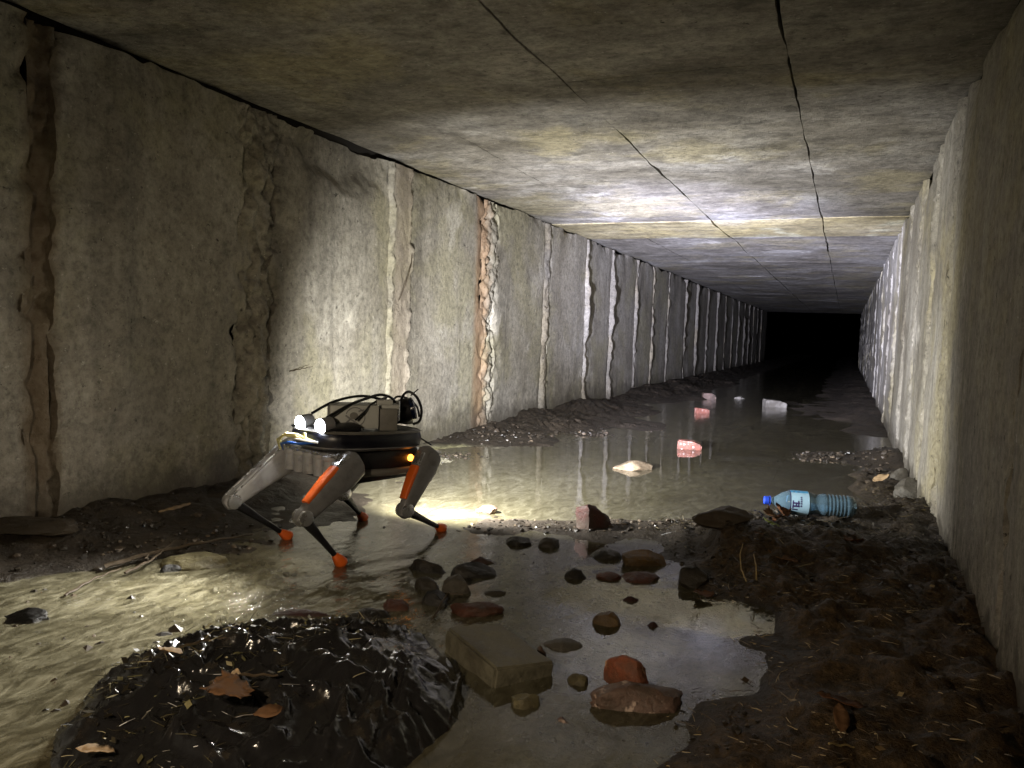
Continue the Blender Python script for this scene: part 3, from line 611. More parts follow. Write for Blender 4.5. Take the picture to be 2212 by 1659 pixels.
for hp, kn, ft, cover, _ in legs:
    H_, K, Ft = Vector(hp), Vector(kn), Vector(ft); sd = Vector((0, 1, 0)); ax = (K - H_); ln = ax.length; dr_ = ax.normalized(); nrm = sd.cross(dr_).normalized()
    sg = 1 if hp[1] > 0 else -1
    hl = H_ + sd * 0
    leg = MB().loft([(H_ - dr_ * .028, .015, .028), (H_ - dr_ * .015, .021, .042), (H_ + dr_ * .03, .022, .044), (H_ + dr_ * ln * .55, .0185, .032), (K - dr_ * .02, .016, .024), (K + dr_ * .010, .015, .020), (K + dr_ * .022, .010, .012)], sd, 20).build('leg', M['dgrey'] if cover else M['grey'], robot)
    MB().lathe([(-.022, .016), (-.021, .024), (.021, .024), (.023, .018)], H_, (0, 1, 0), 22).build('hip_joint', M['dgrey'], leg)
    up = nrm if nrm.z > 0 else -nrm
    if cover:
        MB().loft([(H_ + dr_ * .045 + up * .034, .0165, .009), (H_ + dr_ * ln * .45 + up * .034, .0165, .008), (H_ + dr_ * ln * .86 + up * .0255, .013, .006)], sd, 14).build('orange_cover', M['orange'], leg)
        MB().loft([(H_ + dr_ * .000 + up * .038, .017, .007), (H_ + dr_ * .04 + up * .036, .017, .008)], sd, 14).build('bright_plate', M['alu'], leg)
    else:
        for q in (-.012, .012):
            MB().tube([H_ + up * .043 + sd * q, K + up * .02 + sd * q], .0045, 8).build('side_strut', M['alu'], leg)
    MB().lathe([(-.021, .012), (-.019, .0200), (.019, .0200), (.021, .012)], K, (0, 1, 0), 18).build('knee_cap', M['alu'], leg)
    dS = (Ft - K).normalized()
    MB().loft([(K, .012, .015), (K + dS * .035, .0105, .0125), (K.lerp(Ft, .5), .0075, .0085), (Ft - dS * .014, .006, .0065)], sd, 12).build('shank', M['black'], leg)
    MB().loft([(Ft - dS * .026, .008, .008), (Ft - dS * .012, .0125, .013), (Ft + dS * .004, .015, .017), (Ft + dS * .012, .012, .013), (Ft + dS * .016, .006, .006)], sd, 14).build('foot', M['orange'], leg)

# ------------------------------------------------------------------ stones, bricks
_ico = {}
def ico(n):
    if n not in _ico:
        bm = bmesh.new(); bmesh.ops.create_icosphere(bm, subdivisions=n, radius=1); bm.verts.ensure_lookup_table(); bm.verts.index_update()
        _ico[n] = (np.array([v.co[:] for v in bm.verts]), np.array([[v.index for v in f.verts] for f in bm.faces])); bm.free()
    return _ico[n]
def stone(label, x, y, wpx, hpx, mat, seed, aspect=.7, ang=.5, rot=0.0, name='stone', cat='stone', sink=.25, tilt=0.0, base=None, sub=3, dz=0.0):
    V, Fc = ico(sub); V = V.copy(); rs = np.random.default_rng(seed)
    for _ in range(int(7 + 12 * ang)):
        n = rs.normal(size=3); n /= np.linalg.norm(n); d = rs.uniform(.55, .88) if ang > .3 else rs.uniform(.72, .95)
        V -= np.maximum(0, V @ n - d)[:, None] * n[None, :] * .92
    nn = fbm(V[:, 0] * 1.6 + seed, V[:, 1] * 1.6, V[:, 2] * 1.6, 3, seed) * .14 + fbm(V[:, 0] * 6, V[:, 1] * 6 + seed, V[:, 2] * 6, 2, seed + 1) * .045
    V *= (1 + nn)[:, None]; ext = (V.max(0) - V.min(0)) / 2; V = (V - (V.max(0) + V.min(0)) / 2) / ext
    p = gp(x, y + hpx * .3, 0); w = size_at(wpx, p) / 2; h = size_at(hpx, p) * .62
    V *= np.array([w, w * aspect, h])
    g = (gz(p.x, p.y) if base is None else base)
    back = cf.copy(); back.z = 0; back.normalize()
    c = p + back * (w * aspect * .35); c.z = max(g, -.012) + h * (1 - sink * 1.6) + dz
    o = mesh_np(name, V, Fc, M[mat], None, sharp=32)
    o.location = c; o.rotation_euler = (tilt, 0, -YAW * -1 + rot)
    tag(o, label, cat); return o
S = [
 ('dark red broken brick standing on edge at the near rim of the puddle', 1284, 1128, 82, 62, 'brick_d', 3, .6, .95, .5, 'brick', 'brick'),
 ('ochre flat stone beside the dark mound below the puddle', 1392, 1206, 100, 46, 's_ochre', 5, .6, .5, .25),
 ('rust brown stone half under water just below the ochre flat stone', 1385, 1245, 95, 30, 's_rust', 6, .7, .4, 0),
 ('dark wet stone left of the ochre flat stone', 1310, 1196, 70, 30, 's_dark', 7, .7, .5, 0),
 ('small round dark stone in shallow water below the upright brick', 1243, 1238, 48, 34, 's_dark', 8, .8, .4, 0),
 ('small brown stone next to the rust brown submerged stone', 1318, 1245, 60, 26, 's_rust', 9, .7, .5, 0),
 ('ochre pointed stone standing alone in the shallow water', 1311, 1336, 62, 44, 's_ochre', 10, .8, .7, 0),
 ('small dark red pebble above the ochre pointed stone', 1361, 1291, 40, 24, 's_red', 11, .8, .3, 0),
 ('small dark pebble right of the ochre pointed stone', 1411, 1346, 30, 26, 's_red', 12, .8, .3, 0),
 ('flat smooth dark red stone at the back of the stone cluster', 1045, 1208, 62, 26, 's_red', 13, .6, .4, 0),
 ('long dark grey stone with wet sparkle behind the pyramid stone', 1022, 1232, 100, 42, 's_dark', 14, .5, .35, .25),
 ('long blackish stone at the left of the cluster nearest the robot foot', 925, 1222, 98, 40, 's_dark', 15, .5, .5, -.15),
 ('rounded black stone left of the pyramid stone', 925, 1258, 62, 40, 's_dark', 16, .8, .35, 0),
 ('grey pyramid shaped stone in the middle of the cluster', 982, 1262, 62, 58, 's_grey', 17, .8, 1.0, .4),
 ('grey angular stone in front of the pyramid stone', 938, 1292, 58, 46, 's_dark', 18, .8, .9, .2),
 ('orange brown lump behind the black bag', 852, 1306, 62, 36, 's_rust', 19, .8, .5, 0),
 ('rust red broken brick behind the olive grey block', 1030, 1314, 118, 42, 's_rust', 20, .55, .85, .1, 'brick', 'brick'),
 ('dark flat stone left of the orange brown lump behind the bag', 790, 1325, 110, 36, 's_dark', 21, .5, .6, 0),
 ('long dark red flat stone at the stream edge behind the bag', 650, 1322, 150, 26, 's_red', 22, .3, .4, .1),
 ('thin dark stone in the water right of the pyramid stone', 1065, 1277, 56, 22, 's_dark', 23, .7, .4, 0),
 ('dark wet stone below the puddle rim left of the upright brick', 1120, 1168, 58, 28, 's_dark', 24, .7, .5, 0),
 ('round dark stone between two others below the puddle rim', 1186, 1172, 50, 30, 's_dark', 25, .8, .4, 0),
 ('flat brownish pink stone carrying the bright orange stone', 1382, 1506, 215, 74, 's_pink', 26, .5, .4, .22),
 ('yellow green round pebble left of the flat pinkish stone', 1250, 1465, 48, 40, 's_olive', 27, .9, .3, 0),
 ('tan stone with a pale crescent edge in the shallow water', 1135, 1512, 62, 44, 's_olive', 28, .8, .8, .3),
 ('orange stone just under the water left of the pebble', 1200, 1496, 66, 18, 's_rust', 29, .6, .3, 0),
 ('small pinkish pebble below the orange underwater stone', 1220, 1551, 48, 26, 's_pink', 30, .7, .4, 0),
 ('small brown stone touching the right end of the olive grey block', 1168, 1402, 26, 40, 's_rust', 31, .8, .5, 0),
 ('flat grey brown stone in the water behind the block', 1215, 1390, 90, 30, 's_grey', 45, .8, .3, 0),
 ('dark wet stone in the stream at the left picture edge', 45, 1330, 110, 40, 's_dark', 32, .6, .4, 0),
 ('blackish stone sticking out of the stream beside the twigs', 366, 1226, 48, 30, 's_dark', 33, .8, .4, 0),
 ('yellowish wet boulder washed by the stream beside the twigs', 415, 1212, 150, 40, 's_olive', 34, .6, .25, 0),
 ('cracked tan stone slab lying in the puddle', 1368, 1006, 94, 28, 'slab', 35, .6, .6, .15),
 ('pale grey stone leaning against the right wall', 1968, 1072, 70, 52, 's_grey', 36, .7, .5, .3),
 ('smaller grey stone behind the leaning one at the right wall', 1945, 1030, 44, 34, 's_grey', 37, .7, .5, .1),
 ('yellowish crumbled mortar lump at the foot of the right wall', 1958, 958, 36, 46, 's_olive', 38, .8, .7, 0),
 ('sparkling rough stone at the near left end of the puddle', 1050, 1100, 50, 28, 's_pink', 39, .8, .7, 0),
 ('small pale stone far away at the puddle edge', 1597, 858, 24, 9, 's_pale', 40, .8, .5, 0),
 ('large dark mud clod on the left bank under the wall', 190, 1098, 190, 34, 's_mud', 41, .5, .9, .1, 'mud_clod', 'mud clod'),
 ('broad flat mud clod on the left bank at the picture edge', 60, 1185, 200, 34, 's_mud', 42, .6, .9, .1, 'mud_clod', 'mud clod'),
 ('dark stone at the left end of the right mound', 1500, 1250, 70, 50, 's_dark', 43, .8, .5, 0),
 ('broad dark brown stone buried in the top of the right mound', 1555, 1190, 130, 40, 's_mud', 44, .6, .6, 0),
]
for s_ in S:
    lab, x, y, w, h, mt, sd = s_[:7]; asp, an, ro = s_[7:10]; nm, ct = (s_[10], s_[11]) if len(s_) > 10 else ('stone', 'stone')
    stone(lab, x, y, w, h, mt, sd, asp, an, ro, nm, ct, sink=.4, sub=4 if w > 100 else 3)
stone('bright orange angular stone lying on the flat pinkish stone', 1352, 1470, 105, 60, 's_orange', 51, .5, .8, -.5, base=.010, sink=.32)

def brick_piece(label, x, y, wpx, hpx, mat, rot, seed, name='brick_fragment', cat='brick', asp=.55):
    p = gp(x, y + hpx * .4); w = size_at(wpx, p); h = size_at(hpx, p) * .95; bm = bmesh.new(); bmesh.ops.create_cube(bm, size=1)
    for v in bm.verts: v.co = Vector((v.co.x * w, v.co.y * w * asp, v.co.z * h * 2))
    bmesh.ops.bevel(bm, geom=list(bm.edges), offset=h * .14, segments=2, affect='EDGES')
    bmesh.ops.subdivide_edges(bm, edges=list(bm.edges), cuts=2, use_grid_fill=True)
    rs = random.Random(seed)
    for v in bm.verts:
        q = v.co * (9 / w); v.co += v.co.normalized() * w * .03 * float(fbm(q.x + seed, q.y, q.z, 3, seed))
        if v.co.x > w * .25 and v.co.z > 0: v.co.z -= h * .35 * (v.co.x - w * .25) / (w * .25)
    me = bpy.data.meshes.new(name); bm.to_mesh(me); bm.free(); me.set_sharp_from_angle(angle=math.radians(35))
    for f_ in me.polygons: f_.use_smooth = True
    o = link(name, me, M[mat]); o.location = (p.x, p.y, h * .02); o.rotation_euler = (.03, .05, YAW + rot); tag(o, label, cat); return o
brick_piece('pink and white worn brick fragment lying in the puddle', 1489, 962, 50, 18, 'brick', -.25, 3)
brick_piece('small pinkish brick fragment far back in the puddle', 1516, 888, 30, 11, 'brick', .3, 4)
brick_piece('pale whitish block reflected in the far puddle', 1673, 873, 46, 15, 's_pale', .05, 5, 'block', 'block')
brick_piece('dim brownish block at the far puddle edge', 1531, 857, 28, 13, 's_pink', .0, 6, 'block', 'block')

# olive grey block beside the bag
pa, pb = gp(958, 1372, .03), gp(1066, 1452, .03); ed = (pb - pa); L = ed.length; rz = math.atan2(ed.y, ed.x)
t_ = Vector((-ed.y, ed.x, 0)).normalized()
bm = bmesh.new(); bmesh.ops.create_cube(bm, size=1)
for v in bm.verts: v.co = Vector((v.co.x * L, v.co.y * .125, v.co.z * .085))
bmesh.ops.bevel(bm, geom=list(bm.edges), offset=.005, segments=2, affect='EDGES'); bmesh.ops.subdivide_edges(bm, edges=list(bm.edges), cuts=5, use_grid_fill=True)
for v in bm.verts:
    q = v.co * 22; v.co += v.co.normalized() * .0035 * float(fbm(q.x, q.y, q.z, 3, 5))
me = bpy.data.meshes.new('concrete_block'); bm.to_mesh(me); bm.free()
for f_ in me.polygons: f_.use_smooth = True
me.set_sharp_from_angle(angle=math.radians(40))
o = link('concrete_block', me, M['s_block']); c = (pa + pb) / 2 + t_ * .062; o.location = (c.x, c.y, -.006); o.rotation_euler = (-.10, .06, rz)
tag(o, 'olive grey rectangular concrete block between the bag and the stones', 'block')

# ------------------------------------------------------------------ black bag in the foreground
def bag_mat():
    t = NT('black_plastic'); p = t.pos()
    n = t.noise(p, 9, 5, .6, 1.5); w = t.noise(t.scale(p, (60, 30, 40)), 1, 4, .6, 2.0); f = t.noise(p, 150, 3, .6)
    dirt = t.noise(t.addv(p, (4, 1, 2)), 14, 6, .65)
    c = t.mix(t.step(dirt, .55, .72, 0, .7), (.012, .0115, .012), (.035, .027, .016))
    h = t.math('ADD', t.math('MULTIPLY', n, 1.0), t.math('ADD', t.math('MULTIPLY', w, .35), t.math('MULTIPLY', f, .06)))
    return t.done(t.bsdf(Base_Color=c, Roughness=t.step(dirt, .55, .72, .14, .45), Specular_IOR_Level=.8, Normal=t.bump(h, .3, .010)))
M['bag'] = bag_mat()
outl = [gp(a, b) for a, b in ((20, 1659), (110, 1560), (205, 1455), (330, 1405), (470, 1372), (640, 1350), (800, 1340), (905, 1352), (975, 1400), (1022, 1490), (1005, 1570), (925, 1650), (820, 1760), (560, 1850), (250, 1800))]
bc = sum((Vector(v) for v in outl), Vector()) / len(outl); bc.z = 0
th = np.array([math.atan2(v.y - bc.y, v.x - bc.x) for v in outl]); rr = np.array([math.hypot(v.x - bc.x, v.y - bc.y) for v in outl])
idx = np.argsort(th); th, rr = th[idx], rr[idx]
nt, ns = 260, 90
T = np.linspace(-math.pi, math.pi, nt); R = np.interp(T, np.concatenate([th - 2 * math.pi, th, th + 2 * math.pi]), np.tile(rr, 3))
k = np.hanning(15); k /= k.sum(); R = np.convolve(np.concatenate([R[-8:-1], R, R[1:8]]), k, 'valid')
Sg = np.linspace(0, 1, ns)
X = bc.x + np.cos(T)[:, None] * R[:, None] * Sg[None, :]; Y = bc.y + np.sin(T)[:, None] * R[:, None] * Sg[None, :]
def bag_h(X, Y, s):
    base = .070 * (1 - s ** 2.2)
    hump = .035 * np.exp(-(((X + .70) / .16) ** 2 + ((Y - 1.12) / .13) ** 2)) + .022 * np.exp(-(((X + .98) / .12) ** 2 + ((Y - 1.0) / .16) ** 2))
    wx_ = X + fbm(X * 6, Y * 6, X * 0, 2, 101) * .05; wy_ = Y + fbm(X * 6, Y * 6, X * 0 + 4, 2, 102) * .05
    rid = 1 - np.abs(fbm(wx_ * 9, wy_ * 15, X * 0, 3, 103)); rid2 = 1 - np.abs(fbm(wx_ * 26, wy_ * 20, X * 0, 2, 104))
    return base + hump + (.024 * (rid ** 3 - .5) + .008 * (rid2 ** 3 - .5)) * (1 - .85 * s ** 5)
Z = bag_h(X, Y, np.broadcast_to(Sg[None, :], X.shape))
Tn = np.broadcast_to(T[:, None], X.shape); Sn = np.broadcast_to(Sg[None, :], X.shape)
# long pulled folds running down the right flank
fold = (1 - np.abs(fbm(X * 34 + Y * 12, Sn * 1.2, X * 0, 3, 105))) ** 3
mask = np.exp(-((X + .60 - (Y - 1.15) * .10) / .055) ** 2) * sstep(.7, .95, Y)
Z = Z + fold * mask * .020
Z = Z - .035 * sstep(.82, 1.0, Sn)
V = np.stack([X, Y, Z], -1).reshape(-1, 3)
bag = mesh_np('plastic_bag', V, grid_quads(nt, ns), M['bag'])
tag(bag, 'crumpled wet black plastic bag covered with plant litter in the foreground', 'bag')
def bag_z(x, y):
    t_ = math.atan2(y - bc.y, x - bc.x); s = min(1.0, math.hypot(x - bc.x, y - bc.y) / float(np.interp(t_, T, R)))
    return float(Z[min(nt - 1, int((t_ + math.pi) / (2 * math.pi) * (nt - 1) + .5)), int(s * (ns - 1) + .5)]), s

# ------------------------------------------------------------------ litter
def island_mat(name, stops, rough=.5):
    t = NT(name); r = t.n('ShaderNodeNewGeometry').outputs['Random Per Island']; f = t.noise(t.pos(), 160, 3, .6)
    c = t.ramp(r, stops); c = t.mix(.6, c, t.ramp(f, [(.3, .5), (.55, 1.0), (.75, 1.25)]), 'MULTIPLY')
    return t.done(t.bsdf(Base_Color=c, Roughness=rough))
M['straw'] = island_mat('straw_litter', [(.0, (.02, .013, .007)), (.45, (.06, .036, .016)), (.8, (.13, .085, .035)), (.95, (.42, .33, .18))])
M['plant'] = island_mat('plant_litter', [(.0, (.006, .005, .003)), (.5, (.022, .017, .009)), (.74, (.07, .058, .025)), (.90, (.14, .13, .05)), (.98, (.34, .30, .18))], .35)
M['rot'] = island_mat('rotting_litter', [(.0, (.006, .005, .003)), (.5, (.02, .015, .008)), (.85, (.05, .038, .018)), (.97, (.20, .16, .08))], .45)
def litter(name, label, n, place, mat, lmin, lmax, wmin, wmax, up=.25, leafy=.15, seed=1):
    rs = random.Random(seed); vs = []; fs = []
    for _ in range(n):
        q = place(rs)
        if q is None: continue
        x, y, z = q; a = rs.uniform(0, 2 * math.pi); ln = lmin + (lmax - lmin) * rs.random() ** 2.2; w = rs.uniform(wmin, wmax)
        el = rs.gauss(0, up); d = Vector((math.cos(a) * math.cos(el), math.sin(a) * math.cos(el), abs(math.sin(el)) * .8)); s = Vector((-math.sin(a), math.cos(a), rs.gauss(0, .5))).normalized()
        p0 = Vector((x, y, z + .001)); b = len(vs); bend = Vector((rs.gauss(0, .25), rs.gauss(0, .25), rs.gauss(.08, .12)))
        if rs.random() < leafy:
            ln = min(ln, .018); w = ln * rs.uniform(.18, .35); n_ = d.cross(s) * ln * rs.gauss(0, .15)
            vs += [p0, p0 + d * ln * .5 + s * w, p0 + d * ln + n_, p0 + d * ln * .5 - s * w + n_]; fs += [(b, b + 1, b + 2), (b, b + 2, b + 3)]
        else:
            hgt = Vector((0, 0, w * .7)); m1 = p0 + d * ln * .5 + bend * ln * .3; m2 = p0 + d * ln + bend * ln * .2
            for pnt, f_ in ((p0, 1), (m1, .9), (m2, .5)): vs += [pnt - s * w * f_ * .5, pnt + s * w * f_ * .5, pnt + hgt * f_]
            for i in (0, 3): 
                for (u_, v_) in ((0, 1), (1, 2), (2, 0)): fs.append((b + i + u_, b + i + v_, b + i + 3 + v_, b + i + 3 + u_))
    me = bpy.data.meshes.new(name); me.from_pydata([tuple(v) for v in vs], [], fs); me.update()
    o = link(name, me, M[mat]); tag(o, label, 'litter', kind='stuff'); return o
def on_bag(rs):
    x, y = rs.uniform(-1.12, -.5), rs.uniform(.55, 1.4)
    z, s = bag_z(x, y)
    dens = math.exp(-((x + .95) / .14) ** 2) + .25 * float(sstep(-.66, -.84, np.array(x)))
    if s > .97 or rs.random() > dens * (.35 + .9 * (math.sin(x * 31 + 3 * math.sin(y * 23)) + math.sin(y * 37 + 2 * math.sin(x * 19)) > -.5)): return None
    return x, y, z + rs.uniform(0, .006)
litter('plant_litter', 'tangled dead grass and leaf bits lying on the black bag', 3600, on_bag, 'plant', .004, .035, .0006, .0018, .4, .2, 3)
gzf = gz
def on_right(rs):
    x, y = rs.uniform(-.62, XR - .01), rs.uniform(.5, 2.1); z = gzf(x, y)
    if z < -.014 or rs.random() < .25 + .5 * (x < -.3) or (z < 0 and rs.random() < .5): return None
    return x, y, max(z, .0012)
litter('straw_litter', 'short straw and chaff scattered over the brown right bank', 6500, on_right, 'straw', .004, .03, .0008, .002, .2, .08, 5)
def on_mound(rs):
    x, y = rs.uniform(-.55, XR - .01), rs.uniform(1.9, 3.6); z = gzf(x, y)
    if z < .004: return None
    return x, y, z
litter('mound_litter', 'dark rotting leaf litter covering the mound below the bottle', 7000, on_mound, 'rot', .006, .05, .0008, .0022, .35, .25, 6)

# ------------------------------------------------------------------ leaves, twigs, sticks
M['leaf_brown'] = plain('leaf_brown', (.13, .068, .033), .75, spec=.15, noise=.4, sc=60)
M['leaf_dark'] = plain('leaf_dark_brown', (.11, .05, .025), .75, spec=.15, noise=.4, sc=60)
M['leaf_pale'] = plain('leaf_pale_tan', (.42, .30, .18), .75, spec=.15, noise=.3, sc=60)
M['leaf_green'] = plain('leaf_green', (.20, .24, .07), .75, spec=.15, noise=.3, sc=60)
M['twig'] = plain('twig_bark', (.05, .035, .02), .45, noise=.4, sc=80)
M['straw_stem'] = plain('straw_stem', (.32, .24, .10), .5, noise=.3, sc=80)
M['wood'] = plain('pale_wood', (.26, .18, .10), .55, noise=.4, sc=50)
MAPLE = [(0, 0), (.10, -.06), (.30, -.20), (.32, -.06), (.55, -.02), (.46, .10), (.72, .30), (.52, .32), (.50, .46), (.32, .42), (.36, .60), (.22, .62), (.16, .82), (.06, .76), (0, 1.0)]
OVAL = [(0, 0), (.12, .08), (.22, .25), (.26, .48), (.20, .72), (.10, .9), (0, 1.0)]
def leaf(label, p, size, rz, shape, mat, tilt=(0, 0), curl=.3, stem=True, name='dead_leaf', width=1.0):
    half = [(a * width, b) for a, b in shape]; pts = half + [(-a, b) for a, b in half[::-1] if a > 0]
    pts = [q for i, q in enumerate(pts) if i == 0 or q != pts[i - 1]]
    bm = bmesh.new(); vv = [bm.verts.new((a, b, 0)) for a, b in pts]; f_ = bm.faces.new(vv)
    bmesh.ops.triangulate(bm, faces=[f_]); bmesh.ops.subdivide_edges(bm, edges=list(bm.edges), cuts=2, use_grid_fill=False); bmesh.ops.triangulate(bm, faces=list(bm.faces))
    for v in bm.verts:
        x, y = v.co.x, v.co.y
        v.co.z = curl * (abs(x) ** 1.5) * .9 + curl * .5 * (y - .4) ** 2 + .05 * float(fbm(x * 5 + size * 99, y * 5, 0, 3, 31)) - .03 * math.exp(-(x / .03) ** 2)
    ex = bmesh.ops.extrude_face_region(bm, geom=list(bm.faces)); 
    for v in [g for g in ex['geom'] if isinstance(g, bmesh.types.BMVert)]: v.co.z += .012
    bmesh.ops.recalc_face_normals(bm, faces=list(bm.faces))
    for v in bm.verts: v.co *= size
    me = bpy.data.meshes.new(name); bm.to_mesh(me); bm.free()
    for q in me.polygons: q.use_smooth = True
    o = link(name, me, M[mat]); o.location = p; o.rotation_euler = (tilt[0], tilt[1], rz); tag(o, label, 'leaf')
    if stem: MB().tube([(0, .02 * size, 0), (.02 * size, -.2 * size, .02 * size), (.06 * size, -.42 * size, .0)], size * .014, 5).build('stem', M['twig'], o)
    return o
def at_bag(x, y, dz=.004):
    p = gp(x, y, .08)
    for _ in range(4): p = gp(x, y, bag_z(p.x, p.y)[0])
    return p + Vector((0, 0, dz))
def at_gnd(x, y, dz=.004):
    p = gp(x, y, .02)
    for _ in range(4): p = gp(x, y, max(0, gz(p.x, p.y)))
    return p + Vector((0, 0, dz))
leaf('big brown curled maple leaf lying on the black bag', at_bag(522, 1505, .012), .062, 2.6, MAPLE, 'leaf_brown', (.2, -.12), .22)
leaf('thin brown leaf beside the maple leaf pointing right', at_bag(545, 1555, .008), .055, -1.1, OVAL, 'leaf_brown', (.1, .2), .3)
leaf('small tan leaf scrap above the maple leaf', at_bag(505, 1495, .016), .03, .6, OVAL, 'leaf_pale', (.2, .1), .3, False)
leaf('yellowish leaf at the upper left of the bag', at_bag(395, 1425, .01), .045, 1.9, OVAL, 'leaf_pale', (.1, .2), .4, False)
leaf('green leaf lying on the dark mound under the bottle', at_gnd(1685, 1150, .012), .062, 1.2, OVAL, 'leaf_green', (.3, .1), .35, True, 'green_leaf')
leaf('oval brown leaf on the dark mound right of the grass stems', at_gnd(1725, 1225, .010), .085, 1.3, OVAL, 'leaf_brown', (.15, .0), .2)
leaf('small pinkish brown leaf on the mound left of the oval one', at_gnd(1655, 1165, .010), .035, 1.7, OVAL, 'leaf_brown', (.2, .1), .2, False)
leaf('curled rust brown leaf leaning on the front of the bottle', at_gnd(1690, 1124, .016), .05, 1.0, MAPLE, 'leaf_dark', (.7, .2), .9)
leaf('torn orange brown leaf below the bottle label', at_gnd(1668, 1128, .014), .05, 2.2, MAPLE, 'leaf_brown', (.5, -.3), .8)
leaf('pale curled leaf on the bank right of the bottle', at_gnd(1885, 1052, .02), .075, -1.0, OVAL, 'leaf_pale', (.4, .3), .8)
leaf('wilted leaf on the straw near the lower right', at_gnd(1815, 1600, .012), .05, .3, OVAL, 'leaf_brown', (.5, .3), .8)
leaf('long dull leaf lying on the straw', at_gnd(1870, 1545, .008), .075, 1.4, OVAL, 'leaf_dark', (.1, .1), .2)
leaf('dark red leaf at the waterline of the right bank', at_gnd(1525, 1297, .008), .045, .8, MAPLE, 'leaf_dark', (.1, .1), .4)
leaf('broad tan leaf on the right mound behind the grass stems', at_gnd(1850, 1180, .010), .05, 2.4, MAPLE, 'leaf_dark', (.2, .1), .5)
leaf('brown leaf scrap at the bottom edge of the bag', at_bag(250, 1640, .01), .05, 2.4, OVAL, 'leaf_pale', (.2, .1), .5, False)
def twig(label, pts, r, mat='twig', name='twig', cat='twig', forks=()):
    v = [Vector(p) for p in pts]; n = len(v) * 5; out = []
    for i in range(n + 1):
        q = i / n * (len(v) - 1); k_ = min(len(v) - 2, int(q)); out.append(v[k_].lerp(v[k_ + 1], q - k_) + Vector((0, 0, .0015 * math.sin(i * 1.7))))
    mb = MB().tube(out, [r * (1 - .55 * i / n) for i in range(n + 1)], 6)
    for i0, d, ln in forks: mb.tube([out[i0], out[i0] + Vector(d) * ln * .5, out[i0] + Vector(d) * ln + Vector((0, 0, ln * .1))], [r * .6, r * .45, r * .2], 5)
    o = mb.build(name, M[mat]); tag(o, label, cat); return o
twig('long wet root running along the stream edge left of the robot', [at_gnd(225, 1233, .010), at_gnd(330, 1212, .022), at_gnd(430, 1192, .024), at_gnd(545, 1163, .012)], .006, forks=((6, (.5, -.6, 0), .08), (11, (-.4, .6, .1), .07)))
twig('thin twig lying across the long root in the stream', [at_gnd(270, 1245, .008), at_gnd(330, 1225, .02), at_gnd(375, 1185, .02)], .004)
twig('thin twig reaching down into the stream below the root', [at_gnd(140, 1290, .004), at_gnd(200, 1262, .012), at_gnd(260, 1238, .012)], .0035)
twig('short pale piece of wood on the left bank', [at_gnd(345, 1118, .012), at_gnd(375, 1108, .014), at_gnd(410, 1096, .012)], .009, 'wood', 'stick', 'stick')
twig('dark stick propped against the front of the bottle', [at_gnd(1672, 1130, .012), at_gnd(1715, 1110, .03), at_gnd(1752, 1098, .045)], .007, 'leaf_dark', 'stick', 'stick')
twig('pale grass stem standing on the right mound', [at_gnd(1612, 1258, .002), at_gnd(1600, 1245, .02), at_gnd(1596, 1238, .05), at_gnd(1602, 1228, .065)], .0022, 'straw_stem', 'grass_stem', 'grass')
twig('second grass stem bent right of the first on the mound', [at_gnd(1634, 1258, .002), at_gnd(1632, 1245, .025), at_gnd(1626, 1235, .045)], .0022, 'straw_stem', 'grass_stem', 'grass')
twig('curved straw stalk on the bank at the bottom right', [at_gnd(1790, 1612, .004), at_gnd(1850, 1622, .006), at_gnd(1905, 1655, .004)], .0018, 'straw_stem', 'straw_stalk', 'straw')
twig('dark twig lying on the bag above the maple leaf', [at_bag(455, 1492, .012), at_bag(520, 1480, .016), at_bag(600, 1478, .014)], .0035, 'twig')
twig('straight thin twig on the upper left edge of the bag', [at_bag(355, 1418, .006), at_bag(430, 1398, .010), at_bag(520, 1385, .008)], .003, 'twig')
twig('bare twig sticking out of the water by the rust red brick', [at_gnd(935, 1340, .003), at_gnd(965, 1310, .03), at_gnd(1000, 1312, .03)], .0028, 'twig')
rs = random.Random(4)
for n_, (x0, y0, x1, y1, lab) in enumerate(((1950, 640, 1962, 700, ''), )): pass
for lab, x_, y_, z_, pts in (('hair root hanging from the joint left of the rust stained one', 0, 3.56, 1.0, ((.01, 0, 0), (.03, -.04, -.06), (.03, -.09, -.16), (.015, -.13, -.25))),
                             ('hair root curling from the crumbling wall joint', 0, 5.5, .82, ((.01, 0, 0), (.04, -.03, -.02), (.05, -.06, .01))),
                             ('nail like twig sticking out of the wall left of the robot', 0, 2.62, .43, ((0, 0, 0), (.02, .05, .01), (.04, .10, .02)))):
    twig(lab, [Vector((XL, y_, z_)) + Vector(q) for q in pts], .0028, 'twig', 'root', 'root')

# ------------------------------------------------------------------ plastic bottle
def pet():
    t = NT('clear_plastic'); n = t.noise(t.obj(), 60, 4, .6)
    nr = t.bump(n, .3, .002)
    tr = t.n('ShaderNodeBsdfTransparent'); tr.inputs[0].default_value = (.64, .82, .95, 1)
    df = t.n('ShaderNodeBsdfDiffuse'); df.inputs[0].default_value = (.34, .58, .80, 1)
    m1 = t.n('ShaderNodeMixShader'); m1.inputs[0].default_value = .22; t.t.links.new(tr.outputs[0], m1.inputs[1]); t.t.links.new(df.outputs[0], m1.inputs[2])
    gl = t.n('ShaderNodeBsdfGlossy'); gl.inputs['Roughness'].default_value = .08; t.put(gl.inputs['Normal'], nr)
    fr = t.n('ShaderNodeFresnel'); fr.inputs[0].default_value = 1.5; t.put(fr.inputs['Normal'], nr)
    m2 = t.n('ShaderNodeMixShader'); t.t.links.new(fr.outputs[0], m2.inputs[0]); t.t.links.new(m1.outputs[0], m2.inputs[1]); t.t.links.new(gl.outputs[0], m2.inputs[2])
    return t.done(m2)
M['pet'] = pet()
M['cap'] = plain('blue_cap', (.02, .07, .60), .35, noise=.1)
